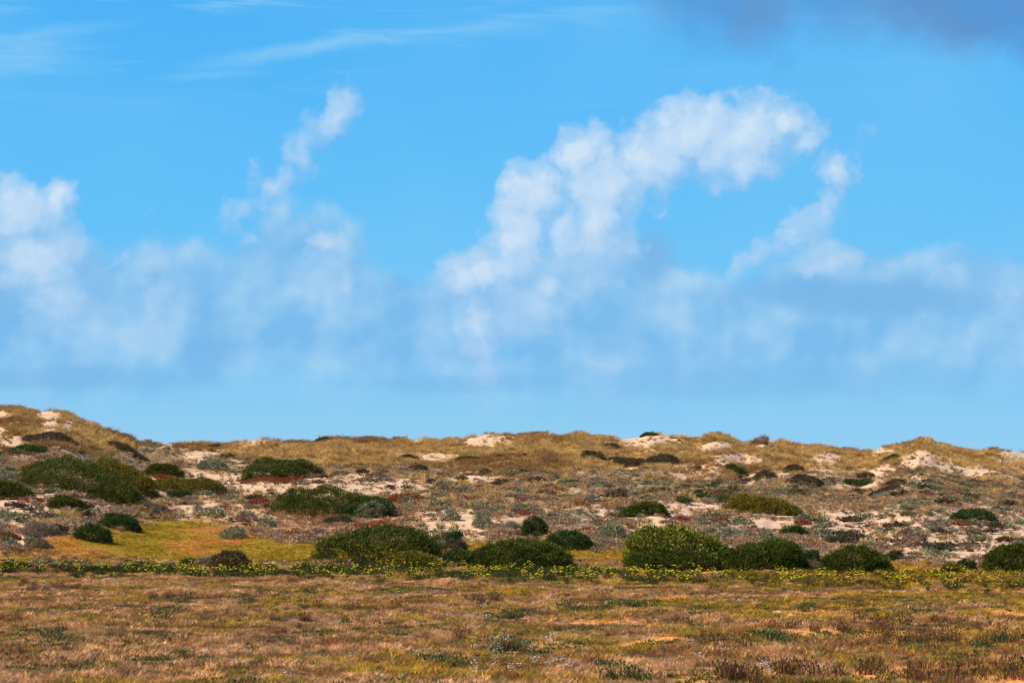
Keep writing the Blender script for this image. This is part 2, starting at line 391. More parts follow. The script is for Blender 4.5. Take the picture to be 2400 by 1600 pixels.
def zones(x, y, px, py):
    """soft membership maps shared by the ground colour and the plant scatter"""
    n = fbm(x/2.4, y/3.4, 41, 5, .6); n2 = fbm(x/0.7, y/1.1, 47, 4, .6); n3 = fbm(x/6.0, y/8.0, 53, 4)
    z = {}
    z['sand'] = sstep(sand_mask(px, py) + (n-.5)*1.5 + (n2-.5)*1.9, -0.12, 0.14)*(py < 1325)
    up = np.interp(px, GOLD_LO[:,0], GOLD_LO[:,1])
    z['gold'] = sstep(up-py + (n3-.5)*70 + (n-.5)*50, -14, 16)
    bu = np.interp(px, BANK_UP[:,0], BANK_UP[:,1])
    z['bank'] = sstep(py-bu + (n-.5)*34 + (n2-.5)*26, -12, 20)*(1-sstep(py, 1318, 1330))
    z['pink'] = sstep(1-np.sqrt(((px-740)/330)**2 + ((py-1222)/34)**2) + (n-.5)*.8, 0.0, .3)
    z['field'] = sstep(py, 1322, 1338)
    right = sstep(px, 900, 2200)
    z['osand'] = sstep(n + .18*sstep(-np.abs((py-1438)/24)+1, 0, 1)*sstep(px,1500,2000) + (n2-.5)*.35 + .05*right, .665, .74)*z['field']*sstep(px, 950, 1500)
    z['oliv'] = sstep(fbm(x/1.5, y/2.6, 61, 4)+.07*right, .55, .66)*z['field']
    z['n'] = n; z['n2'] = n2; z['n3'] = n3
    return z

def ground_colour(x, y):
    px, py = photo_row(x, y)
    z = zones(x, y, px, py)
    c = mixc(c_soil, c_litter, sstep(z['n2'], .42, .66))
    c = mixc(c, c_grey, sstep(z['n'], .52, .68)*.8)
    c = mixc(c, c_gold*np.array([1,1,1]), z['gold'])
    c = mixc(c, c_pink, z['pink']*.9)
    c = mixc(c, mixc(np.broadcast_to(c_bank, c.shape), c_rust, sstep(z['n'], .50, .66)), z['bank'])
    c = mixc(c, c_sand, z['sand'])
    f = mixc(np.broadcast_to(c_field, c.shape), c_oliv, z['oliv'])
    f = mixc(f, c_dark, sstep(z['n2'], .60, .78)*.7)
    f = mixc(f, c_osand, z['osand'])
    return mixc(c, f, z['field'])

# ------------------------------------------------------------------ mesh + material helpers
def mesh_from(name, V, faces_flat, sizes, mats=(), tint=None, smooth=False):
    me = bpy.data.meshes.new(name)
    V = np.asarray(V, np.float32); faces_flat = np.asarray(faces_flat, np.int32); sizes = np.asarray(sizes, np.int32)
    me.vertices.add(len(V)); me.vertices.foreach_set('co', V.ravel())
    me.loops.add(len(faces_flat)); me.loops.foreach_set('vertex_index', faces_flat)
    me.polygons.add(len(sizes))
    me.polygons.foreach_set('loop_start', np.concatenate([[0], np.cumsum(sizes)[:-1]]).astype(np.int32))
    me.polygons.foreach_set('loop_total', sizes)
    if smooth: me.polygons.foreach_set('use_smooth', np.ones(len(sizes), bool))
    me.update(calc_edges=True)
    if tint is not None:
        a = me.attributes.new('tint', 'FLOAT_COLOR', 'POINT')
        t = np.ones((len(V), 4), np.float32); t[:, :3] = tint
        a.data.foreach_set('color', t.ravel())
    for m in mats: me.materials.append(m)
    return me
def link(name, me, parent=None, loc=None):
    o = bpy.data.objects.new(name, me); COL.objects.link(o)
    if parent is not None: o.parent = parent
    if loc is not None: o.location = loc
    return o
def tag(o, label=None, cat=None, group=None, kind=None):
    if label: o['label'] = label
    if cat: o['category'] = cat
    if group: o['group'] = group
    if kind: o['kind'] = kind
    return o

def plant_mat(name, source='GEOMETRY', rough=0.6, trans=0.28, vary=0.35, gloss=0.15):
    m = bpy.data.materials.new(name); m.use_nodes = True; t = m.node_tree; t.nodes.clear(); b = NB(t)
    a = b.node('ShaderNodeAttribute', attribute_type=source); a.attribute_name = 'tint'
    geo = b.node('ShaderNodeNewGeometry')
    n = b.noise(geo.outputs['Position'], 3.1, 3.0, .6)
    oi = b.node('ShaderNodeObjectInfo')
    rnd = b.lin(geo.outputs['Random Per Island'], 0, 1, 1-vary, 1+vary)
    col = b.v('SCALE', a.outputs['Color'], scale=b.m('MULTIPLY', rnd, b.lin(n, .3, .7, .82, 1.2)))
    p = b.node('ShaderNodeBsdfPrincipled'); b.put(p.inputs['Base Color'], col)
    p.inputs['Roughness'].default_value = rough
    p.inputs['Specular IOR Level'].default_value = gloss
    tr = b.node('ShaderNodeBsdfTranslucent'); b.put(tr.inputs['Color'], col)
    ms = b.node('ShaderNodeMixShader'); ms.inputs[0].default_value = trans
    t.links.new(p.outputs[0], ms.inputs[1]); t.links.new(tr.outputs[0], ms.inputs[2])
    o = b.node('ShaderNodeOutputMaterial'); t.links.new(ms.outputs[0], o.inputs[0])
    return m
M_leaf = plant_mat('leaf_foliage')
M_inst = plant_mat('ground_plants', 'INSTANCER', trans=0.30, vary=0.40)
M_petal = plant_mat('petals', 'GEOMETRY', trans=0.35, vary=0.15)
def wood_mat(name, c):
    m = bpy.data.materials.new(name); m.use_nodes = True; b = NB(m.node_tree)
    p = m.node_tree.nodes['Principled BSDF']
    tcx = b.node('ShaderNodeTexCoord')
    n = b.noise(tcx.outputs['Object'], 22.0, 5.0, .6)
    b.put(p.inputs['Base Color'], b.mix(b.ss(n, .35, .65), tuple(q*.6 for q in c), tuple(min(1, q*1.3) for q in c)))
    p.inputs['Roughness'].default_value = .85
    bp = b.node('ShaderNodeBump'); bp.inputs['Strength'].default_value = .5; b.put(bp.inputs['Height'], n)
    m.node_tree.links.new(bp.outputs[0], p.inputs['Normal'])
    return m
M_wood = wood_mat('twig_bark', (.11, .075, .05))
M_stone = wood_mat('pale_stone', (.62, .57, .5))
M_drystalk = wood_mat('bleached_stalk', (.55, .46, .36))

# ------------------------------------------------------------------ ground sheet
def build_ground():
    cols = np.concatenate([np.linspace(-9000, -700, 40)[:-1], np.arange(-700, 3100, 7.0), np.linspace(3100, 11400, 40)])
    yf = np.concatenate([np.geomspace(2.0, 20, 24)[:-1], np.linspace(20, Y0, 150)[:-1]])
    trow = np.linspace(0, 1, 270)
    back = np.array([1, 2.5, 5, 8, 12, 18, 26, 40, 60, 100, 200, 500, 1500, 4000.])
    PXg = cols[None, :]
    rows = []
    for yy in yf: rows.append(np.full(len(cols), yy))
    yc = ycrest(cols)
    for tt in trow: rows.append(Y0 + (yc-Y0)*np.interp(tt, _T, _G))
    for bb in back: rows.append(yc+bb)
    Y = np.array(rows); X = (PXg-1200)/F*Y
    Z = ground_z(X, Y)
    colr = ground_colour(X, Y)
    nr, nc = Y.shape
    V = np.stack([X, Y, Z], -1).reshape(-1, 3)
    i = np.arange(nr*nc).reshape(nr, nc)
    f = np.stack([i[:-1, :-1], i[:-1, 1:], i[1:, 1:], i[1:, :-1]], -1).reshape(-1, 4)
    me = mesh_from('ground', V, f.ravel(), np.full(len(f), 4), smooth=True, tint=colr.reshape(-1, 3))
    m = bpy.data.materials.new('dune_ground'); m.use_nodes = True; b = NB(m.node_tree)
    p = m.node_tree.nodes['Principled BSDF']; p.inputs['Roughness'].default_value = .95; p.inputs['Specular IOR Level'].default_value = .1
    a = b.node('ShaderNodeAttribute'); a.attribute_name = 'tint'
    tcx = b.node('ShaderNodeTexCoord'); Pg = tcx.outputs['Object']
    n1 = b.noise(Pg, 9.0, 5.0, .65); n2 = b.noise(Pg, 2.2, 5.0, .6)
    f1 = b.m('MULTIPLY', b.lin(n1, .3, .7, .72, 1.25), b.lin(n2, .3, .7, .82, 1.16))
    b.put(p.inputs['Base Color'], b.v('SCALE', a.outputs['Color'], scale=f1))
    bp = b.node('ShaderNodeBump'); bp.inputs['Strength'].default_value = .7; bp.inputs['Distance'].default_value = .05
    b.put(bp.inputs['Height'], b.m('ADD', n1, b.m('MULTIPLY', n2, 2.0)))
    m.node_tree.links.new(bp.outputs[0], p.inputs['Normal'])
    me.materials.append(m)
    tag(link('ground', me), kind='structure', label='sandy meadow and dune slope running up to a low grassy crest')
build_ground()

# ------------------------------------------------------------------ blades and leaves
def blades(root, direc, length, width, bend=0.35, rng=RNG, segs=2):
    """tapered bent blades; root/direc (n,3); returns V, flat faces, sizes (3 tris' worth each)"""
    n = len(root)
    direc = direc/np.linalg.norm(direc, axis=1, keepdims=True)
    side = np.cross(direc, np.stack([rng.normal(size=n), rng.normal(size=n), np.full(n, .3)], 1))
    side /= np.linalg.norm(side, axis=1, keepdims=True)+1e-9
    hor = direc.copy(); hor[:, 2] = -0.15; hor /= np.linalg.norm(hor, axis=1, keepdims=True)+1e-9
    L = length[:, None]; w = width[:, None]/2
    mid = root + direc*L*.55 + hor*L*bend*.12
    tip = root + direc*L*.95 + hor*L*bend*.5
    V = np.stack([root-side*w, root+side*w, mid+side*w*.85, mid-side*w*.85, tip], 1).reshape(-1, 3)
    k = np.arange(n)[:, None]*5
    fl = np.concatenate([k+np.array([0, 1, 2, 3]), k+np.array([3, 2, 4])], 1).ravel()
    return V, fl, np.tile([4, 3], n)
def leaves(root, direc, length, width, rng=RNG):
    """flat kite-shaped leaves (one quad each)"""
    n = len(root)
    direc = direc/np.linalg.norm(direc, axis=1, keepdims=True)
    side = np.cross(direc, rng.normal(size=(n, 3))); side /= np.linalg.norm(side, axis=1, keepdims=True)+1e-9
    L = length[:, None]; w = width[:, None]/2
    V = np.stack([root, root+direc*L*.5+side*w, root+direc*L, root+direc*L*.5-side*w], 1).reshape(-1, 3)
    fl = np.arange(n*4); return V, fl, np.full(n, 4)
def join(parts):
    Vs, Fs, Ss, off = [], [], [], 0
    for V, f, s in parts:
        Vs.append(V); Fs.append(np.asarray(f)+off); Ss.append(s); off += len(V)
    return np.concatenate(Vs), np.concatenate(Fs), np.concatenate(Ss)
def rnd(a, b, n): return RNG.uniform(a, b, n)
def updir(n, spread, wind=0.0):
    a = rnd(0, 2*math.pi, n); r = rnd(0, 1, n)**.7*spread
    return np.stack([np.cos(a)*r+wind, np.sin(a)*r, np.ones(n)], 1)
def disc(n, R):
    a = rnd(0, 2*math.pi, n); r = R*np.sqrt(rnd(0, 1, n)); return np.stack([np.cos(a)*r, np.sin(a)*r, np.zeros(n)], 1)

def proto(name, parts, mat):
    V, f, s = join(parts)
    return bpy.data.objects.new(name, mesh_from(name, V, f, s, [mat]))
def p_dry(i):
    n = 16; return proto('dry_grass_tuft', [blades(disc(n, .06), updir(n, .75, .12), rnd(.045, .12, n), rnd(.004, .009, n), .6)], M_inst)
def p_low(i):
    n = 22; return proto('low_herb', [leaves(disc(n, .11), updir(n, 1.5), rnd(.03, .075, n), rnd(.012, .024, n))], M_inst)
def p_marram(i):
    n = 30; return proto('marram_tuft', [blades(disc(n, .12), updir(n, .55, .10), rnd(.20, .46, n), rnd(.009, .016, n), .75)], M_inst)
def p_cushion(i):
    n = 70; d = updir(n, 1.6); d /= np.linalg.norm(d, axis=1, keepdims=True)
    r = d*np.array([.17, .17, .13])*rnd(.4, 1, n)[:, None]
    return proto('scrub_cushion', [leaves(r, d+RNG.normal(size=(n, 3))*.5, rnd(.04, .09, n), rnd(.02, .04, n))], M_inst)
def p_twigs(i):
    n = 26; return proto('twiggy_scrub', [blades(disc(n, .09), updir(n, .9), rnd(.12, .30, n), rnd(.008, .016, n), .2), leaves(disc(14, .14)+np.array([0, 0, .1]), updir(14, 1.2), rnd(.05, .1, 14), rnd(.02, .03, 14))], M_inst)
def p_flower(i):
    n = 7; r = disc(n, .12); r[:, 2] = rnd(.10, .22, n)
    pts = []
    for q in r:
        a = np.arange(5)*2*math.pi/5 + RNG.uniform(0, 6)
        d = np.stack([np.cos(a), np.sin(a), np.full(5, .45)], 1)
        pts.append(leaves(np.repeat(q[None], 5, 0), d, np.full(5, .024), np.full(5, .020)))
    return proto('flower_heads', pts, M_inst)

def stuff(name, label, x, y, z, tint, protos, sc, dz=0.0):
    n = len(x)
    me = bpy.data.meshes.new(name); me.vertices.add(n)
    me.vertices.foreach_set('co', np.stack([x, y, z+dz], 1).astype(np.float32).ravel())
    def at(nm, typ, arr, key='value'):
        a = me.attributes.new(nm, typ, 'POINT'); a.data.foreach_set(key, np.asarray(arr).ravel())
    at('rz', 'FLOAT', rnd(0, 2*math.pi, n).astype(np.float32))
    at('sc', 'FLOAT', np.asarray(sc, np.float32))
    at('pi', 'INT', RNG.integers(0, len(protos), n).astype(np.int32))
    t = np.ones((n, 4), np.float32); t[:, :3] = tint; at('tint', 'FLOAT_COLOR', t, 'color')
    o = link(name, me); tag(o, label=label, kind='stuff')
    g = bpy.data.node_groups.new('scatter_'+name, 'GeometryNodeTree')
    g.interface.new_socket('Geometry', in_out='INPUT', socket_type='NodeSocketGeometry')
    g.interface.new_socket('Geometry', in_out='OUTPUT', socket_type='NodeSocketGeometry')
    N = g.nodes; Lk = g.links.new
    gi = N.new('NodeGroupInput'); go = N.new('NodeGroupOutput')
    iop = N.new('GeometryNodeInstanceOnPoints'); gti = N.new('GeometryNodeGeometryToInstance')
    for p in reversed(protos):
        oi = N.new('GeometryNodeObjectInfo'); oi.inputs['Object'].default_value = p; Lk(oi.outputs['Geometry'], gti.inputs[0])
    def na(nm, typ):
        q = N.new('GeometryNodeInputNamedAttribute'); q.data_type = typ; q.inputs[0].default_value = nm
        return q.outputs[0]
    cx = N.new('ShaderNodeCombineXYZ'); Lk(na('rz', 'FLOAT'), cx.inputs[2])
    Lk(gi.outputs[0], iop.inputs['Points']); Lk(gti.outputs[0], iop.inputs['Instance'])
    iop.inputs['Pick Instance'].default_value = True
    Lk(na('pi', 'INT'), iop.inputs['Instance Index']); Lk(cx.outputs[0], iop.inputs['Rotation'])
    Lk(na('sc', 'FLOAT'), iop.inputs['Scale'])
    Lk(iop.outputs[0], go.inputs[0])
    md = o.modifiers.new('scatter', 'NODES'); md.node_group = g
    return o

def pick(pal, n, jitter=.18):
    """n colours drawn from a weighted palette"""
    w = np.array([p[0] for p in pal], float); w /= w.sum()
    k = RNG.choice(len(pal), n, p=w); c = np.array([p[1] for p in pal])[k]
    return c*rnd(1-jitter, 1+jitter, n)[:, None]*WARM

PR_dry = [p_dry(i) for i in range(5)]; PR_low = [p_low(i) for i in range(4)]; PR_mar = [p_marram(i) for i in range(5)]
PR_cus = [p_cushion(i) for i in range(4)]; PR_twg = [p_twigs(i) for i in range(4)]; PR_flo = [p_flower(i) for i in range(4)]

def field_points(n, y0=18.0, y1=72.0):
    n = int(n*1.34)
    y = np.sqrt(RNG.uniform(y0**2, y1**2, n)); px = rnd(-650, 3050, n); x = (px-1200)/F*y
    return x, y
def hill_points(n, t0=0.0, t1=1.04):
    n = int(n*1.27)
    px = rnd(-650, 3050, n); t = rnd(t0, t1, n)
    g = np.where(t <= 1, np.interp(t, _T, _G), 1+(t-1)*2)
    y = Y0 + (ycrest(px)-Y0)*g; x = (px-1200)/F*y
    return x, y

# meadow: dry pink-tan grass with olive, rust and green patches
x, y = field_points(150000)
px, py = photo_row(x, y); zz = zones(x, y, px, py)
keep = RNG.uniform(size=len(x)) > zz['osand']*.85
x, y, px, py = x[keep], y[keep], px[keep], py[keep]; zz = {k: v[keep] for k, v in zz.items()}
n = len(x); right = sstep(px, 700, 2200)
pal_a = pick([(4, (.58,.35,.205)), (3, (.50,.295,.12)), (1.5, (.74,.51,.34)), (2.0, (.33,.18,.08)), (2.6, (.14,.08,.04))], n)
pal_b = pick([(3, (.48,.31,.03)), (2.5, (.26,.20,.025)), (2, (.45,.24,.06)), (1, (.12,.11,.03))], n)
mixf = sstep(fbm(x/1.5, y/2.6, 61, 4)+.17*right-.045 + RNG.normal(size=n)*.05, .52, .60)
tint = mixc(pal_a, pal_b, mixf)
dk = sstep(fbm(x/.9, y/1.5, 67, 3) + RNG.normal(size=n)*.06, .53, .64)
tint = mixc(tint, pick([(2, (.15,.085,.045)), (1, (.10,.10,.035)), (1, (.17,.10,.08))], n), dk*.9)
low = sstep(px, 1300, 2300)*sstep(py, 1420, 1590)
rus = sstep(fbm(x/.8, y/1.3, 149, 4)+.24*low + RNG.normal(size=n)*.04, .56, .66)
tint = mixc(tint, pick([(2, (.22,.085,.045)), (1, (.14,.055,.04)), (1, (.36,.24,.03)), (.6, (.12,.12,.03))], n), rus*.9)
tint = tint*(.50+1.0*fbm(x/.22, y/.45, 131, 3))[:, None]*rnd(.75, 1.25, n)[:, None]
stuff('meadow_grass', 'short dry pink-tan grass covering the flat meadow', x, y, ground_z(x, y), tint, PR_dry, rnd(.55, 1.2, n)*(1-.35*dk)*(.35+1.3*fbm(x/.6, y/.9, 77, 3)), -.01)

# green and olive low herbs in patches
x, y = field_points(34000)
v = fbm(x/1.1, y/2.0, 71, 4) + RNG.normal(size=len(x))*.03
keep = v > .55; x, y = x[keep], y[keep]; n = len(x); px, py = photo_row(x, y)
tint = pick([(3, (.05,.085,.025)), (2, (.07,.105,.05)), (2.4, (.17,.165,.03)), (2, (.34,.25,.02)), (1.2, (.10,.075,.03))], n)
stuff('green_herbs', 'low green and olive herbs in patches between the meadow grass', x, y, ground_z(x, y), tint, PR_low, rnd(.5, 1.15, n), 0)

# white flowers
cl = [(1180,1345,1500,1560,620),(80,135,1345,1358,90),(1240,1330,1328,1334,60),(1800,1900,1362,1370,110),(1060,1150,1425,1442,130),(130,160,1440,1450,40),(1790,1930,1560,1580,160),(1100,1180,1555,1580,130),(1890,1925,1424,1432,40),(600,1000,1380,1590,160),(2220,2260,1458,1464,30),(1000,2300,1380,1590,380),(1560,1700,1480,1560,160),(440,640,1530,1560,60)]
xs = []
for x0, x1, y0, y1, k in cl:
    x0 -= 30; x1 += 30; y0 -= 8; y1 += 8
    k = int(k*.10)
    a, b_, c_ = spot(rnd(x0, x1, k), rnd(y0, y1, k)); xs.append(np.stack([a, b_, c_], 1))
q = np.concatenate(xs)
stuff('white_flowers', 'tiny white flowers scattered in drifts over the meadow', q[:, 0], q[:, 1], q[:, 2], pick([(1, (.72,.82,1.0))], len(q), .1), PR_flo, rnd(.3, .6, len(q)), -.03)

# yellow-green turf on the bank
x, y = hill_points(60000, 0.0, .42)
px, py = photo_row(x, y); zz = zones(x, y, px, py)
keep = RNG.uniform(size=len(x)) < zz['bank']; x, y = x[keep], y[keep]; n = len(x)
nz = fbm(x/2.4, y/3.4, 41, 5, .6)
tint = mixc(pick([(3, (.30,.205,.012)), (2.4, (.21,.175,.012)), (1.2, (.40,.25,.02)), (1, (.11,.10,.015))], n), pick([(2, (.46,.23,.04)), (1, (.50,.30,.10)), (1, (.3,.14,.03))], n), sstep(nz+RNG.normal(size=n)*.04, .52, .62))
stuff('bank_turf', 'low yellow-green turf covering the bank at the foot of the dune', x, y, ground_z(x, y), tint, PR_dry, rnd(.5, 1.0, n)*(.4+1.2*fbm(x/.8, y/1.2, 163, 3)), -.01)

# golden dune grass on the upper slope
x, y = hill_points(76000, .42, 1.05)
px, py = photo_row(x, y); zz = zones(x, y, px, py)
gdens = zz['gold']*.92 + .10
keep = RNG.uniform(size=len(x)) < gdens*(1-.93*zz['sand']); x, y, px, py = x[keep], y[keep], px[keep], py[keep]; n = len(x)
br = sstep(fbm(x/5, y/7, 83, 4) + .12*sstep(px, 420, 60), .46, .66)
tint = mixc(pick([(4, (.46,.315,.125)), (2, (.55,.40,.19)), (1.4, (.34,.22,.08)), (.6, (.2,.14,.06))], n), pick([(2, (.25,.15,.06)), (1, (.19,.125,.055)), (.8, (.34,.2,.09))], n), br)
stuff('dune_grass', 'golden brown marram grass over the upper dune slope and crest', x, y, ground_z(x, y), tint*(.55+.9*fbm(x/.9, y/1.5, 137, 3))[:, None], PR_mar, rnd(.6, 1.1, n)*(.35+1.25*fbm(x/1.1, y/1.6, 139, 3)), -.03)

# mixed grey, mauve and green scrub on the middle slope
x, y = hill_points(60000, .03, .86)
px, py = photo_row(x, y); zz = zones(x, y, px, py)
dens_ = (1-zz['gold']*.93)*(1-zz['bank'])*(1-.86*zz['sand'])*(1-.6*zz['pink'])*sstep(py, 1335, 1315)
patch = sstep(fbm(x/1.3, y/2.4, 91, 4), .36, .54)
keep = RNG.uniform(size=len(x)) < dens_*(.10+.55*patch); x, y, px, py = x[keep], y[keep], px[keep], py[keep]; n = len(x)
kind = fbm(x/1.8, y/3.2, 97, 4) + RNG.normal(size=n)*.035
tint = pick([(3, (.29,.21,.165)), (2, (.40,.285,.21)), (1.2, (.15,.11,.09)), (2.2, (.44,.31,.16))], n)
tint = mixc(tint, pick([(2, (.18,.205,.145)), (2, (.25,.27,.20)), (1, (.12,.13,.07))], n), sstep(kind, .505, .585))
tint = mixc(tint, pick([(1, (.10,.10,.045)), (1, (.085,.075,.05))], n), sstep(kind, .63, .68))
red = sstep(fbm(x/1.4, y/2.2, 101, 3) + RNG.normal(size=n)*.03, .72, .79)
tint = mixc(tint, pick([(1, (.22,.06,.035)), (1, (.27,.10,.05))], n), red)
m1 = RNG.uniform(size=n) < .5
z_ = ground_z(x, y)
stuff('slope_scrub', 'low grey green and mauve scrub covering the middle dune slope', x[m1], y[m1], z_[m1], tint[m1], PR_cus, rnd(.6, 1.5, m1.sum()), -.01)
stuff('slope_twigs', 'dry twiggy undergrowth between the scrub on the dune slope', x[~m1], y[~m1], z_[~m1], tint[~m1], PR_twg, rnd(.6, 1.3, (~m1).sum()), -.01)

# small dark plants and litter speckling the bare sand
x, y = hill_points(52000, .03, .97)
px, py = photo_row(x, y); zz = zones(x, y, px, py)
sp = sstep(fbm(x/.55, y/1.0, 151, 3), .50, .60)
keep = RNG.uniform(size=len(x)) < zz['sand']*sp*.8; x, y = x[keep], y[keep]; n = len(x)
stuff('sand_litter', 'small dark plants and litter speckling the pale sand', x, y, ground_z(x, y), pick([(2, (.12,.085,.07)), (1, (.20,.155,.13)), (1, (.13,.12,.07)), (.6, (.20,.07,.05))], n), PR_low + PR_twg, rnd(.35, .8, n), -.01)

# pink-tan dry grass on the sandy shoulder above the bank and sparse grass everywhere on the slope
x, y = hill_points(40000, .02, .80)
px, py = photo_row(x, y); zz = zones(x, y, px, py)
pr = zz['pink']*.9 + .14*(1-zz['sand'])*(1-zz['bank'])
keep = RNG.uniform(size=len(x)) < pr; x, y = x[keep], y[keep]; n = len(x)
stuff('shoulder_grass', 'sparse pale pinkish dry grass on the sandy shoulder of the dune', x, y, ground_z(x, y), pick([(3, (.50,.31,.19)), (2, (.42,.24,.14)), (1, (.46,.32,.14)), (1, (.25,.14,.09))], n), PR_dry, rnd(.8, 1.5, n), -.01)


# ------------------------------------------------------------------ shrubs
def tube(p0, p1, r0, r1, k=5):
    p0 = np.array(p0, float); p1 = np.array(p1, float); d = p1-p0; d /= np.linalg.norm(d)+1e-9
    u = np.cross(d, (0.3, 0.9, 0.1)); u /= np.linalg.norm(u); v = np.cross(d, u)
    a = np.arange(k)*2*math.pi/k
    ring = np.cos(a)[:, None]*u + np.sin(a)[:, None]*v
    V = np.concatenate([p0+ring*r0, p1+ring*r1])
    f = [(i, (i+1) % k, k+(i+1) % k, k+i) for i in range(k)]
    return V, np.array(f).ravel(), np.full(k, 4)
KINDS = {  # palette, leaf length, leaf width, density per m2, upright share
 'juniper': ([(4, (.062,.090,.012)), (3, (.098,.120,.016)), (2.6, (.028,.044,.012)), (.9, (.17,.175,.02))], (.07, .15), (.016, .03), 1500, .8),
 'olive':   ([(4, (.165,.145,.02)), (2, (.22,.18,.028)), (2, (.09,.09,.016))], (.07, .14), (.016, .03), 1400, .7),
 'leafy':   ([(4, (.14,.175,.018)), (2, (.26,.275,.04)), (2, (.075,.095,.018)), (1.4, (.38,.34,.07))], (.08, .15), (.035, .06), 700, .4),
 'deep':    ([(3, (.045,.085,.022)), (2, (.068,.115,.03)), (1.3, (.025,.045,.016))], (.06, .12), (.014, .026), 1700, .9),
 'silver':  ([(3, (.26,.29,.20)), (2, (.20,.23,.15)), (1, (.13,.14,.09))], (.05, .11), (.02, .04), 800, .4),
 'dark':    ([(3, (.085,.062,.045)), (2, (.07,.068,.035)), (1, (.12,.08,.06))], (.07, .15), (.014, .03), 800, .6),
 'mauve':   ([(3, (.25,.20,.175)), (2, (.17,.135,.12)), (1, (.33,.27,.23))], (.08, .17), (.009, .018), 1500, .6),
 'red':     ([(3, (.24,.06,.04)), (2, (.30,.12,.05)), (1, (.15,.05,.035))], (.05, .10), (.02, .035), 900, .6),
}
def shrub_arrays(w, d, h, kind, cx, cy, dens=1.0, cap=20000):
    """a low dome made of many leafy clumps; returns foliage arrays, branch arrays, base height"""
    pal, ll, lw, per, upr = KINDS[kind]
    z0 = float(ground_z(cx, cy)); seed = int(RNG.integers(0, 9999))
    rc = float(np.clip(.15*h+.05, .06, .20))
    M = int(np.clip(w*d/(rc*rc)*1.7, 18, 560))
    a = rnd(0, 2*math.pi, M); rho = np.sqrt(rnd(0, 1, M))
    xn = np.cos(a)*rho; yn = np.sin(a)*rho
    skew = RNG.uniform(-.25, .25)
    def dome(xn, yn):
        r2 = np.clip((xn-skew*(1-xn*xn))**2 + yn*yn, 0, 1)
        return h*(1-r2**1.5)**.5*(.76+.42*fbm(xn*w*.75+seed, yn*d*.75, 3, 3))
    H = dome(xn, yn)
    side = RNG.uniform(size=M) < .42                      # clumps on the flanks, down to the ground
    zf = rnd(.0, .8, M)
    rs = (1-zf**1.6)**.40*rnd(.86, 1.0, M)
    xn = np.where(side, np.cos(a)*rs, xn); yn = np.where(side, np.sin(a)*rs, yn)
    lev = np.where(RNG.uniform(size=M) < .8, 1.0, rnd(.2, .85, M))
    cz = np.where(side, np.minimum(zf*h*.9, dome(xn*.9, yn*.9)), H*lev) - rc*.5
    cz = np.maximum(cz, rc*.25)
    cc = np.stack([xn*(w/2-rc*.6), yn*(d/2-rc*.6), cz], 1)
    nrm = np.stack([xn*h*1.6/w, yn*h*1.6/d, np.full(M, .75)], 1); nrm /= np.linalg.norm(nrm, axis=1, keepdims=True)
    area = w*d*.9 + h*(w+d)*1.3
    n = int(min(cap, max(200, area*per*dens*1.7)))
    j = RNG.integers(0, M, n)
    u = RNG.normal(size=(n, 3)) + nrm[j]*.9; u /= np.linalg.norm(u, axis=1, keepdims=True)
    size = rnd(.75, 1.3, M)
    pos = cc[j] + u*rc*size[j][:, None]*rnd(.45, 1.08, n)[:, None]*np.array([1.1, 1.1, 1.0])
    gz = ground_z(cx+pos[:, 0], cy+pos[:, 1]) - z0
    pos[:, 2] = np.maximum(pos[:, 2], .01) + gz
    dirv = u*(1.0-.4*upr) + np.array([.04, 0, .7*upr]) + RNG.normal(size=(n, 3))*.25
    V, f, s = leaves(pos - dirv*.02, dirv, rnd(*ll, n)*.85, rnd(*lw, n)*.9)
    cl = rnd(.82, 1.22, M)
    tint = np.repeat(pick(pal, n, .2)*cl[j][:, None], 4, 0)
    br = []
    for q in range(min(M, 8)):
        e = cc[q].copy(); e[2] += float(ground_z(cx+e[0], cy+e[1])) - z0
        m = e*np.array([.5, .5, .55])
        br.append(tube((e[0]*.08, e[1]*.08, -.05), m, .03*h+.008, .02*h+.005)); br.append(tube(m, e, .02*h+.005, .006))
    return (V, f, s, tint), join(br), z0
def empty(name, loc):
    o = bpy.data.objects.new(name, None); COL.objects.link(o); o.location = loc; o.empty_display_size = .2
    return o
def shrub(name, kind, x0, x1, yt, yb, label, cat='shrub', group=None, dens=1.0, depth=.75, hmul=1.0):
    x, y, z = [float(v[0]) for v in spot((x0+x1)/2, yb)]
    s = y/F; w = (x1-x0)*s; h = (yb-yt)*s
    d = min(max(w*depth, h*.9), 3.6)
    cy = y + d*.36; cx = x*cy/y
    rise = float(ground_z(cx, cy)) - z
    h = max(h*.92 - rise*.55, h*.60)*hmul; w *= 1.08
    fol, brs, z0 = shrub_arrays(w, d, h, kind, cx, cy, dens)
    o = empty(name, (cx, cy, z0)); tag(o, label, cat, group)
    link('foliage', mesh_from('foliage', fol[0], fol[1], fol[2], [M_leaf], fol[3]), o)
    link('branches', mesh_from('branches', brs[0], brs[1], brs[2], [M_wood]), o)
    return o

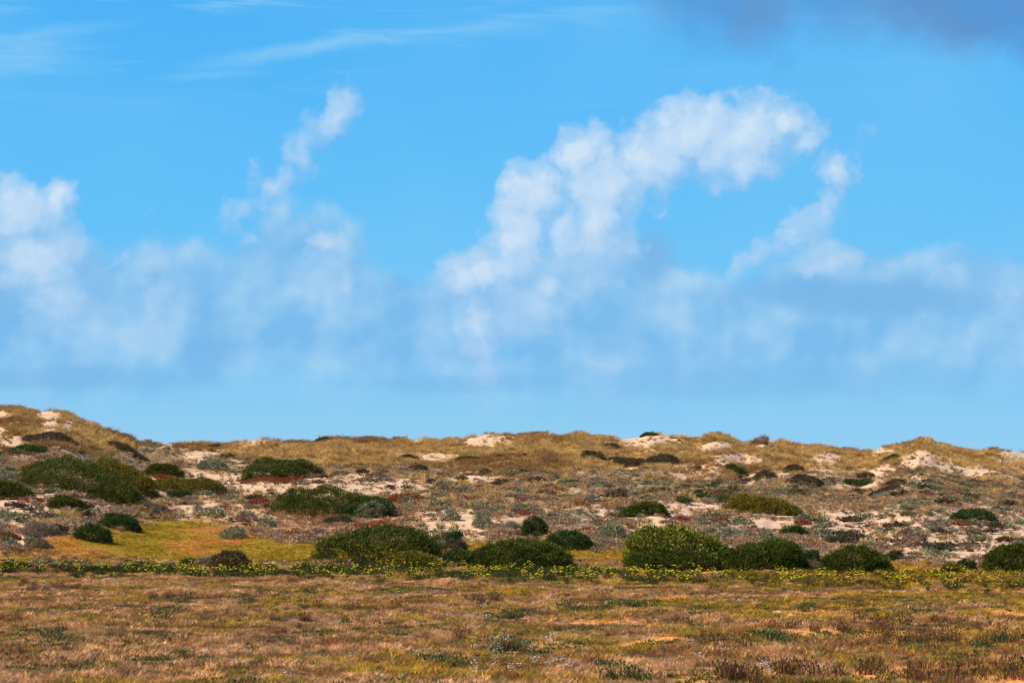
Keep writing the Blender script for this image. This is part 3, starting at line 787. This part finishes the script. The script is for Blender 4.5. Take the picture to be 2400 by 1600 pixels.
J = 'juniper_shrub'
SHRUBS = [
 # name, kind, px0, px1, py_top, py_base, label
 (J,'juniper',50,348,1066,1166,'largest dark green juniper shrub, spreading below the high dune at left'),
 (J,'olive',204,372,1084,1152,'yellower green shrub overlapping the front right of the largest left shrub'),
 (J,'juniper',342,432,1085,1120,'low green shrub trailing off the right end of the big left shrubs'),
 (J,'juniper',-60,78,1124,1170,'dark green shrub cut off by the left edge of the view'),
 (J,'juniper',112,206,1154,1194,'green shrub on the sand just below the largest left shrub'),
 (J,'olive',200,294,1147,1173,'flat olive shrub above the sandy path below the largest left shrub'),
 ('olive_shrub','olive',352,530,1123,1158,'low wide olive shrub lying on the pale sand terrace at left'),
 (J,'deep',392,448,1150,1170,'small dark green bush tucked under the low wide olive shrub'),
 (J,'juniper',563,752,1076,1126,'domed dark green shrub with a reddish foot above the sand terrace'),
 (J,'juniper',642,880,1148,1212,'long green shrub with a silver bush at its right front'),
 (J,'deep',800,925,1168,1212,'dark tail at the right end of the long green shrub'),
 (J,'deep',176,262,1230,1270,'lower dark green shrub on the left slope of the yellow turf bank'),
 (J,'deep',236,332,1208,1242,'upper dark green shrub at the left top of the yellow turf bank'),
 (J,'juniper',741,1037,1237,1325,'biggest dark green shrub in the middle foreground row, beside the turf bank'),
 (J,'olive',888,1030,1298,1333,'low olive green shrub in front of the biggest middle shrub'),
 (J,'deep',1046,1092,1247,1282,'small bright green bush behind the gap in the middle shrub row'),
 (J,'dark',1036,1094,1266,1300,'grey brown twiggy bush in the gap of the middle shrub row'),
 (J,'deep',1034,1116,1292,1329,'dark green bush filling the foot of the gap in the middle shrub row'),
 (J,'juniper',1104,1338,1270,1332,'wide green shrub right of the gap, at the edge of the meadow'),
 (J,'deep',1220,1282,1210,1262,'small rounded green bush standing alone on the sand'),
 (J,'deep',1280,1392,1242,1289,'smooth domed deep green bush behind the wide middle shrub'),
 (J,'juniper',1460,1566,1178,1209,'small spiky green shrub on the sandy terrace right of centre'),
 ('olive_shrub','olive',1700,1876,1160,1202,'olive domed shrub with a bare reddish foot on the right terrace'),
 ('leafy_shrub','leafy',1464,1716,1237,1330,'tall light green leafy shrub with yellow tips in the right foreground row'),
 (J,'juniper',1470,1700,1290,1337,'dark green lower shrub at the foot of the light leafy shrub'),
 (J,'juniper',1680,1892,1270,1338,'wide dark green shrub adjoining the light leafy shrub on its right'),
 (J,'deep',1882,1922,1288,1324,'narrow green bush beside the right end of the wide dark shrub'),
 (J,'juniper',1926,2086,1284,1343,'compact dark green shrub standing apart at the right of the row'),
 (J,'deep',2076,2116,1290,1314,'little green bush behind the right end of the compact dark shrub'),
 (J,'juniper',2306,2470,1276,1342,'green shrub cut off by the right edge of the view'),
 (J,'deep',2240,2286,1312,1335,'small dark green bush near the shrub at the right edge'),
 (J,'olive',2208,2258,1320,1342,'small olive bush left of the small dark bush near the right edge'),
 (J,'deep',2228,2338,1196,1228,'dark shrub with an orange foot on the right hillside above the pale sand'),
 (J,'dark',490,580,1288,1340,'dark green and brown bush rising out of the yellow flower strip'),
 (J,'deep',425,462,1308,1323,'tiny dark bush low on the yellow turf bank'),
 (J,'deep',1828,1894,1231,1260,'low green bush on the right sand above the wide dark shrub'),
 (J,'deep',1945,2022,1248,1266,'flat dark green bush in the right sand terrace'),
 ('dry_shrub','mauve',46,140,1222,1258,'grey brown leafless shrub on the left end of the turf bank'),
 ('dry_shrub','mauve',80,118,1255,1286,'small pale grey dome of dead twigs on the left turf bank'),
 ('dry_shrub','mauve',1176,1224,1214,1248,'pale mauve dead shrub left of the small rounded green bush'),
 ('dry_shrub','mauve',462,534,1300,1325,'grey dead twigs left of the bush in the flower strip'),
 ('dry_shrub','mauve',320,400,1166,1204,'brownish dead shrub below the low wide olive shrub'),
 ('dry_shrub','mauve',556,600,1192,1222,'small grey mauve shrub on the pink shoulder below the terrace'),
 ('dry_shrub','dark',757,832,1204,1232,'brown flowering shrub below the long green shrub'),
 ('silver_shrub','silver',832,908,1178,1214,'silver grey bush in front of the long green shrub'),
 ('silver_shrub','silver',452,486,1184,1208,'pale green cushion shrub on the pink shoulder'),
 ('silver_shrub','silver',1108,1156,1198,1236,'silver green bush at the right end of the bare sand patch in the middle'),
 ('silver_shrub','silver',1042,1078,1190,1220,'silver bush above the bare sand patch in the middle'),
 ('silver_shrub','silver',1408,1466,1222,1268,'silver green shrub beside the tall dry stalk'),
 ('silver_shrub','silver',1766,1824,1246,1274,'pale silver green shrub above the wide dark shrub at right'),
 ('silver_shrub','silver',602,646,1208,1236,'blue grey bush at the right of the pink shoulder'),
 ('silver_shrub','silver',516,580,1232,1264,'grey green bush at the upper edge of the turf bank'),
 ('silver_shrub','silver',486,528,1186,1214,'grey mauve bush beside the pale green cushion shrub'),
 ('heath_bush','dark',54,180,1014,1040,'dark brown heath patch below the sandy gully on the high left dune'),
 ('heath_bush','dark',250,352,1040,1066,'dark heath patch on the right shoulder of the high left dune'),
 ('heath_bush','deep',16,112,1040,1064,'flat dark green patch left of the heath on the high left dune'),
 ('silver_shrub','silver',464,536,1074,1102,'grey green shrub left of the domed shrub with reddish foot'),
 ('heath_bush','dark',1510,1592,1062,1090,'longest dark heath patch on the slope right of centre'),
 ('heath_bush','dark',1425,1516,1072,1094,'brown heath patch left of the longest dark heath patch'),
 ('heath_bush','dark',1616,1644,1088,1103,'little dark heath tuft right of the longest heath patch'),
 ('heath_bush','deep',1700,1752,1088,1111,'dark green heath bush with a double crown on the right slope'),
 ('heath_bush','dark',1766,1822,1096,1121,'dark heath bush next to the double crowned one'),
 ('heath_bush','dark',1838,1886,1084,1107,'round dark heath bush below a patch of pink sand'),
 ('heath_bush','dark',1854,1936,1108,1138,'wide dark heath bush below the round one'),
 ('heath_bush','dark',2006,2050,1104,1122,'small dark heath bush in the right sand hollow'),
 ('heath_bush','deep',1978,2044,1121,1140,'dark green heath bush in the right sand hollow'),
 ('heath_bush','dark',2068,2128,1122,1137,'dark heath bush beside the pale track on the right slope'),
 ('heath_bush','dark',1990,2034,1144,1160,'lowest dark heath bush below the orange sand hollow'),
 ('heath_bush','dark',2036,2108,1140,1155,'dark streak of heath along the pale track'),
 ('heath_bush','deep',2150,2188,1134,1151,'dark green heath bush above the grey right slope'),
 ('heath_bush','deep',2058,2106,1067,1081,'dark green streak below the right hand dune top'),
 ('heath_bush','dark',1416,1454,1036,1052,'dark heath tuft below the big crest sand scar'),
 ('heath_bush','dark',1362,1420,1054,1079,'dark heath bush in the golden grass just right of centre'),
 ('heath_bush','deep',1066,1130,1066,1086,'dark green bush beside the sand scar in the golden grass'),
 ('heath_bush','deep',934,984,1062,1078,'dark green streak left of the sand scar in the golden grass'),
 ('heath_bush','dark',956,1002,1088,1106,'dark bush at the lower edge of the golden grass'),
 ('heath_bush','dark',1000,1024,1116,1134,'small dark bush at the left of the grey scrub slope'),
 ('heath_bush','dark',1124,1152,1095,1113,'small dark bush in the centre of the slope below the golden grass'),
 ('heath_bush','mauve',1758,1800,1026,1042,'dark tufted knob on the skyline right of the big sand scar'),
 ('heath_bush','dark',738,772,1020,1036,'dark bush on the skyline left of centre'),
 ('heath_bush','deep',1500,1540,1012,1021,'green bush on top of the big crest sand scar'),
 ('red_shrub','red',904,1000,1148,1180,'rust red succulent mat below the sand terrace left of centre'),
 ('red_shrub','red',360,428,1110,1128,'dark red mat at the foot of the trailing left shrub'),
 ('red_shrub','red',300,344,1128,1146,'dark red mat below the yellower left shrub'),
 ('red_shrub','red',-20,46,1244,1268,'red mat at the lower left edge of the dune'),
 ('red_shrub','red',574,640,1160,1188,'reddish brown mat left of the long green shrub'),
 ('red_shrub','red',568,716,1112,1130,'orange red mat along the foot of the domed shrub'),
 ('red_shrub','red',1586,1620,1206,1224,'dark red mat on the terrace right of the spiky green shrub'),
 ('red_shrub','red',1630,1658,1212,1228,'smaller red mat right of the dark red one on the terrace'),
 ('red_shrub','red',1682,1712,1210,1224,'red mat below the left end of the olive domed shrub'),
 ('red_shrub','red',1862,1902,1216,1230,'red mat in the pale sand right of the olive domed shrub'),
 ('red_shrub','red',2214,2274,1218,1230,'orange red mat at the left foot of the dark right hillside shrub'),
 ('red_shrub','red',40,110,1164,1178,'dark red mat on the sand below the left edge shrub'),
]
for r in SHRUBS:
    kind = r[1]; small = r[0] in ('heath_bush', 'red_shrub')
    shrub(*r, cat={'heath_bush': 'bush', 'red_shrub': 'plant'}.get(r[0], 'shrub'), depth=.8 if small else .62, hmul={'red_shrub': .7, 'heath_bush': .8, 'dry_shrub': .75}.get(r[0], .8 if r[2] < 120 and r[3] < 400 else 1.0))

# ------------------------------------------------------------------ repeated small plants
def thing_from(protoparts, name, loc, rz, sc, label, cat, group):
    o = empty(name, loc); o.rotation_euler = (0, 0, rz); o.scale = (sc,)*3
    tag(o, label, cat, group)
    for nm, me, kd in protoparts:
        c = link(nm, me, o)
        if kd: c['kind'] = kd
    return o

ORD = ['first','second','third','fourth','fifth','sixth','seventh','eighth','ninth']
def row_labels(px_, base):
    """labels that single out each of a row of alike plants by its place along the row"""
    k = len(px_); out = [None]*k
    if k == 1: return [base]
    order = np.argsort(px_); nch = int(np.ceil(k/9)); 
    parts = {1: [''], 2: ['left half, ', 'right half, '], 3: ['left part, ', 'middle part, ', 'right part, '], 4: ['far left part, ', 'left part, ', 'right part, ', 'far right part, ']}[nch]
    for ci, ch in enumerate(np.array_split(order, nch)):
        for i, idx in enumerate(ch): out[idx] = base + ', ' + parts[ci] + ORD[i] + ' from left'
    return out
def fm(name, parts, mat, pal):
    V, f, s = join(parts)
    me = mesh_from(name, V, f, s, [mat])
    per = pick(pal, len(s), .2); idx = np.zeros((len(V), 3))
    st = np.concatenate([[0], np.cumsum(s)[:-1]])
    for i in range(4):
        ok = s > i; idx[f[st[ok]+i]] = per[ok]
    a = me.attributes.new('tint', 'FLOAT_COLOR', 'POINT'); t = np.ones((len(V), 4), np.float32); t[:, :3] = idx
    a.data.foreach_set('color', t.ravel())
    return me
def flower_proto():
    n = 46; st = blades(disc(n, .22), updir(n, .5), rnd(.12, .34, n), rnd(.014, .028, n), .3)
    lv = leaves(disc(60, .26)+np.stack([np.zeros(60), np.zeros(60), rnd(.02, .2, 60)], 1), updir(60, 1.2), rnd(.06, .13, 60), rnd(.025, .045, 60))
    heads = []
    k = RNG.integers(4, 10); q = disc(k, .24); q[:, 2] = rnd(.12, .30, k)
    for p in q:
        a = np.arange(6)*2*math.pi/6; d = np.stack([np.cos(a), np.sin(a)-.35, np.full(6, .5)], 1)
        heads.append(leaves(np.repeat(p[None], 6, 0), d, np.full(6, .038), np.full(6, .034)))
    return [('foliage', fm('flower_foliage', [st, lv], M_leaf, [(3, (.06,.075,.014)), (2, (.10,.105,.02)), (1, (.035,.045,.012))]), None),
            ('blossoms', fm('flower_blossoms', heads, M_petal, [(2, (.74,.72,.05)), (1, (.70,.60,.03))]), 'stuff')]
FP = [flower_proto() for _ in range(7)]
segs = [(-40,300,1322,1344,44,'yellow flowering plant below the left end of the turf bank'),
        (300,520,1328,1352,34,'yellow flowering plant left of the bush in the strip'),
        (520,760,1326,1356,44,'yellow flowering plant below the right side of the turf bank'),
        (760,980,1332,1358,28,'yellow flowering plant in front of the biggest middle shrub'),
        (980,1180,1336,1350,16,'yellow flowering plant before the gap in the shrub row'),
        (1180,1480,1338,1360,30,'yellow flowering plant right of the wide middle shrub'),
        (1480,1760,1346,1372,36,'yellow flowering plant in front of the light leafy shrub'),
        (1760,2120,1350,1376,44,'yellow flowering plant before the two right dark shrubs'),
        (2120,2440,1342,1384,40,'yellow flowering plant at the right end of the flower strip')]
for x0, x1, y0, y1, k, lab in segs:
    k = int(k*.52); pq = rnd(x0, x1, k); X, Yq, Z = spot(pq, rnd(y0, y1, k)); LB = row_labels(pq, lab)
    for i in range(k):
        thing_from(FP[RNG.integers(0, 7)], 'flowering_plant', (X[i], Yq[i], Z[i]-.02), RNG.uniform(0, 6.28), RNG.uniform(.5, .9), LB[i], 'plant', 'yellow flowering plants along the edge of the meadow')

# dark green undergrowth of the flower strip
k = 7000; pxs = rnd(-120, 2520, k); yo = np.interp(pxs, [0, 500, 800, 1300, 1700, 2100, 2400], [1332, 1340, 1343, 1347, 1358, 1362, 1364])
X, Yq, Z = spot(pxs, yo + RNG.normal(size=k)*(4+6*vnoise(pxs/60., pxs*0+3.3))*(1+.8*sstep(pxs, 1500, 2200)))
kp = fbm(X/.9, Yq/1.6, 113, 4)+RNG.normal(size=k)*.05 > .50
X, Yq, Z = X[kp], Yq[kp], Z[kp]; n = len(X); rr = sstep(pxs[kp], 1300, 2000)
tint = mixc(pick([(3, (.055,.07,.014)), (2, (.09,.095,.02)), (1, (.03,.04,.012))], n), pick([(2, (.16,.12,.02)), (2, (.34,.23,.02)), (1, (.09,.06,.025)), (1, (.07,.075,.015))], n), rr)
stuff('strip_undergrowth', 'dark green leafy undergrowth in the flower strip at the meadow edge', X, Yq, Z, tint, PR_twg, rnd(.4, .95, n))
k = 300; pxs = rnd(-100, 2500, k); X, Yq, Z = spot(pxs, np.interp(pxs, [0, 500, 800, 1300, 1700, 2100, 2400], [1333, 1341, 1345, 1349, 1359, 1363, 1366]) + RNG.normal(size=k)*9)
stuff('strip_blossoms', 'tiny yellow blossoms scattered through the flower strip', X, Yq, Z, pick([(2, (.74,.72,.05)), (1, (.70,.58,.03))], k), PR_flo, rnd(.8, 1.3, k), .03)

def sorrel_proto():
    n = 30; st = blades(disc(n, .10), updir(n, .38), rnd(.08, .24, n), rnd(.006, .013, n), .25)
    n2 = 34; b0 = disc(n2, .13); b0[:, 2] = rnd(.02, .14, n2)
    lv = leaves(b0, updir(n2, .8), rnd(.03, .065, n2), rnd(.010, .02, n2))
    return [('stems', fm('sorrel_stems', [st], M_leaf, [(3, (.10,.045,.03)), (2, (.16,.075,.04)), (1, (.21,.13,.06))]), None),
            ('leaves', fm('sorrel_leaves', [lv], M_leaf, [(2, (.08,.07,.02)), (2, (.15,.06,.035)), (1, (.16,.13,.025))]), 'stuff')]
def herb_proto():
    n = 36; st = blades(disc(n, .16), updir(n, .8), rnd(.06, .17, n), rnd(.008, .015, n), .4)
    n2 = 44; b0 = disc(n2, .2); b0[:, 2] = rnd(.01, .10, n2)
    return [('foliage', fm('herb_foliage', [st, leaves(b0, updir(n2, 1.1), rnd(.03, .065, n2), rnd(.012, .024, n2))], M_leaf, [(3, (.055,.085,.025)), (2, (.08,.12,.05)), (1, (.035,.05,.02))]), None)]
SP = [sorrel_proto() for _ in range(6)]; HP = [herb_proto() for _ in range(5)]
def place(prs, name, px_, py_, sc, lab, cat, grp):
    X, Yq, Z = spot(px_, py_); LB = row_labels(px_, lab)
    for i in range(len(X)):
        thing_from(prs[RNG.integers(0, len(prs))], name, (X[i], Yq[i], Z[i]-.01), RNG.uniform(0, 6.28), sc[i], LB[i], cat, grp)
def many(prs, name, boxes, cat, grp):
    for x0, x1, y0, y1, k, s0, s1, lab in boxes:
        place(prs, name, rnd(x0, x1, k), rnd(y0, y1, k), rnd(s0, s1, k), lab, cat, grp)
G1 = 'reddish stalky plants dotted over the meadow'
many(SP, 'sorrel_plant', [
 (1092,1165,1404,1420,12,.8,1.25,'dark red stalky plant in the tall mid meadow clump'),
 (1065,1110,1490,1502,5,.6,.9,'reddish stalky plant in the low middle row of stalks'),
 (1168,1188,1522,1530,2,1.0,1.2,'rust red stalky plant beside the white flower drift'),
 (45,200,1366,1384,16,.6,.95,'reddish stalky plant in the far left dark band'),
 (350,480,1394,1416,8,.7,1.0,'rust stalky plant left of centre near the flower strip'),
 (700,960,1405,1470,16,.6,1.0,'reddish stalky plant in the left middle of the meadow'),
 (1930,2390,1455,1485,26,.7,1.1,'dark red stalky plant just below the orange sand strip'),
 (2050,2400,1490,1515,22,.7,1.1,'dark red stalky plant far below the orange sand strip'),
 (1660,1760,1500,1520,4,1.0,1.3,'dark red stalky plant leaning on the grass right of the white drift'),
 (1640,2400,1572,1600,34,.8,1.3,'dark red stalky plant along the lower right edge'),
 (1540,1640,1455,1475,6,.7,1.0,'rust stalky plant right of the green mid clumps'),
 (1640,1920,1462,1480,10,.6,.95,'rust stalky plant in the right middle of the meadow'),
 (0,700,1430,1590,18,.5,.85,'scattered rust stalky plant in the lower left meadow')], 'plant', G1)
G2 = 'dark green clumps dotted over the meadow'
many(HP, 'green_herb', [
 (1300,1400,1414,1434,9,.9,1.4,'tall dark green herb in the long middle clump'),
 (1400,1500,1420,1434,9,.9,1.35,'blackish herb at the right end of the long clump'),
 (1500,1600,1422,1436,6,.6,.9,'low dark herb clump trailing right of the long clump'),
 (1176,1210,1434,1450,5,.8,1.1,'dark green herb clump left of the long clump'),
 (700,730,1376,1390,2,.9,1.2,'round green herb clump near the flower strip left of centre'),
 (590,660,1380,1396,4,.7,1.0,'blue green herb clump left of the round clump'),
 (550,590,1402,1418,3,.8,1.1,'green herb clump below the left flower strip'),
 (350,430,1432,1456,7,.8,1.2,'green herb clump in the left middle of the meadow'),
 (95,190,1490,1508,7,.7,1.1,'green herb clump in the lower left of the meadow'),
 (1150,1250,1512,1532,8,.7,1.1,'bright green herb clump left of the white flower drift'),
 (1850,1900,1412,1430,4,.7,1.1,'green herb clump above the orange sand strip'),
 (2120,2200,1430,1448,6,.8,1.3,'dark herb clump at the edge of the orange sand strip'),
 (1950,2060,1425,1440,5,.7,1.0,'dark herb tuft on the orange sand strip'),
 (1620,1660,1425,1440,3,.7,1.1,'green herb clump left of the orange sand strip'),
 (2100,2400,1495,1525,8,.7,1.1,'green herb clump among the dark red plants at right'),
 (1010,1060,1540,1570,4,.8,1.2,'green herb clump low in the middle of the meadow'),
 (1400,1500,1560,1596,7,.8,1.2,'green herb clump at the lower edge right of middle'),
 (1780,1850,1485,1510,6,.7,1.1,'bright green herb clump below the orange sand strip'),
 (100,760,1380,1590,16,.5,.9,'scattered green herb clump in the left meadow')], 'plant', G2)

# grey-green cushions dotted over the slope: individuals, alike within each stretch
def cushion_proto():
    n = 230; d = updir(n, 1.8); d /= np.linalg.norm(d, axis=1, keepdims=True)
    r = d*np.array([.30, .28, .24])*rnd(.5, 1, n)[:, None]
    return leaves(r, d*.8+np.array([0, 0, .3])+RNG.normal(size=(n, 3))*.35, rnd(.06, .13, n), rnd(.025, .05, n))
CP = {}
for kd in ('silver', 'dark', 'mauve', 'deep'):
    CP[kd] = [fm('cushion_foliage', [cushion_proto()], M_leaf, KINDS[kd][0]) for _ in range(3)]
G3 = 'small scrub cushions dotted over the dune slope'
for x0, x1, y0, y1, k, kds, lab in [
 (0,300,1180,1250,22,('silver','mauve','dark'),'small scrub cushion on the far left sandy path'),
 (430,640,1150,1230,20,('silver','mauve','dark'),'small scrub cushion left of the long green shrub'),
 (700,950,1105,1150,14,('mauve','dark'),'small dark scrub cushion on the left sand terrace'),
 (930,1250,1150,1215,26,('silver','silver','mauve'),'small silvery scrub cushion above the middle sand patch'),
 (1000,1450,1110,1165,30,('silver','dark','mauve'),'small scrub cushion in the centre of the dune slope'),
 (1380,1700,1130,1180,22,('silver','dark','deep'),'small scrub cushion above the spiky green shrub'),
 (1700,2000,1125,1165,16,('dark','silver'),'small scrub cushion above the right olive domed shrub'),
 (1880,2110,1220,1285,24,('dark','mauve','silver'),'small scrub cushion in the right sand terrace'),
 (2120,2400,1225,1300,34,('dark','mauve','silver'),'small scrub cushion in the far right pale sand'),
 (2100,2400,1130,1200,20,('silver','mauve','dark'),'small scrub cushion on the far right grey slope'),
 (1560,1760,1225,1262,10,('silver','mauve'),'small scrub cushion behind the light leafy shrub'),
 (330,560,1040,1110,14,('silver','dark'),'small scrub cushion right of the big left shrubs')]:
    pq = rnd(x0, x1, k); X, Yq, Z = spot(pq, rnd(y0, y1, k)); LB = row_labels(pq, lab)
    for i in range(k):
        kd = kds[RNG.integers(0, len(kds))]
        o = link('scrub_cushion', CP[kd][RNG.integers(0, 3)], None, (X[i], Yq[i], Z[i]-.02))
        s_ = RNG.uniform(.55, 1.25); o.scale = (s_*RNG.uniform(1, 1.6), s_, s_); o.rotation_euler = (0, 0, RNG.uniform(-.4, .4))
        tag(o, LB[i], 'plant', G3)

# tussocks of tall pale grass
def tussock(px_, py_, R, hmin, hmax, n, pal, label, rise=0.0):
    x, y, z = [float(v[0]) for v in spot(px_, py_)]
    V, f, s = blades(disc(n, R), updir(n, .6, .2), rnd(hmin, hmax, n), rnd(.010, .018, n), .8)
    me = fm('tussock_blades', [(V, f, s)], M_leaf, pal)
    o = link('grass_tussock', me, None, (x, y, z-.02)); tag(o, label, 'grass', 'pale grass tussocks on the dune')
PG = [(3, (.50,.36,.13)), (2, (.42,.28,.09)), (1, (.56,.42,.2))]
tussock(150, 1214, .55, .3, .6, 160, PG, 'pale gold grass tussock on the sandy path at left, upper one')
tussock(122, 1232, .5, .3, .55, 120, PG, 'pale gold grass tussock just below the upper one on the sandy path')
tussock(285, 1176, .5, .3, .6, 130, PG, 'pale gold grass tussock below the flat olive shrub')
tussock(345, 1186, .45, .3, .6, 120, PG, 'pale gold grass tussock below the low wide olive shrub')
tussock(1392, 1340, .5, .2, .5, 120, [(1, (.38,.26,.13)), (1, (.25,.18,.10))], 'dead brown grass tussock right of the wide middle shrub')
tussock(2120, 1256, .5, .3, .55, 120, PG, 'pale gold grass tussock in the right sand terrace')

# thin dry stalks
def stalk(px_, py_, h, lean, label, r=.007, mat=None):
    mat = mat or M_drystalk
    x, y, z = [float(v[0]) for v in spot(px_, py_)]
    pts = [np.array([lean*(i/6)**2, 0, h*i/6]) for i in range(7)]
    parts = [tube(pts[i], pts[i+1], r*(1-.09*i), r*(1-.09*(i+1))) for i in range(6)]
    o = empty('dry_stalk', (x, y, z-.02)); tag(o, label, 'plant')
    V, f, s = join(parts); link('stem', mesh_from('stalk_stem', V, f, s, [mat]), o)
    k = 16; q = np.stack([np.full(k, lean)*rnd(.6, 1, k), np.zeros(k), rnd(h*.72, h*1.02, k)], 1)
    V, f, s = leaves(q, updir(k, 1.2), rnd(.02, .05, k), rnd(.006, .01, k)); link('seed_head', mesh_from('seed_head', V, f, s, [mat]), o)
stalk(907, 1354, .42, .02, 'bleached upright dead stalk in the flower strip before the biggest shrub')
stalk(1447, 1284, .78, -.09, 'tall thin tan stalk bending left beside the silver green shrub')
stalk(405, 1470, .26, .03, 'thin dark dead stalk in the left middle of the meadow', .005, M_wood)
stalk(640, 1478, .30, -.03, 'thin leaning dead stalk left of the middle of the meadow', .005, M_wood)

# stones
def stone(px_, py_, sx, sy, sz, label):
    x, y, z = [float(v[0]) for v in spot(px_, py_)]
    import bmesh
    bm = bmesh.new(); bmesh.ops.create_icosphere(bm, subdivisions=3, radius=1.0)
    sd = RNG.integers(0, 999)
    for v in bm.verts:
        c = v.co; k = .78+.5*float(fbm(np.array([c.x*1.4+c.z]), np.array([c.y*1.4-c.z*.7]), int(sd), 3)[0])
        v.co = Vector((c.x*sx*k, c.y*sy*k, max(c.z, -.4)*sz*k))
    me = bpy.data.meshes.new('stone'); bm.to_mesh(me); bm.free(); me.materials.append(M_stone)
    for p in me.polygons: p.use_smooth = True
    o = link('stone', me, None, (x, y, z+sz*.25)); tag(o, label, 'stone')
stone(1363, 1351, .07, .06, .07, 'bright white stone among the yellow flowers right of the wide middle shrub')
stone(624, 1322, .10, .08, .05, 'pale flat stone at the lower edge of the turf bank')
stone(640, 1321, .06, .05, .04, 'smaller pale stone touching the flat stone on the turf bank')
stone(1238, 1334, .16, .08, .025, 'flat whitish stone at the foot of the wide middle shrub')
stone(1622, 1340, .07, .05, .035, 'small white stone before the dark lower shrub')
stone(2240, 1458, .05, .04, .03, 'small pale stone on the orange sand strip at right')
stone(1822, 1436, .09, .05, .03, 'small pale stone at the left end of the orange sand strip')
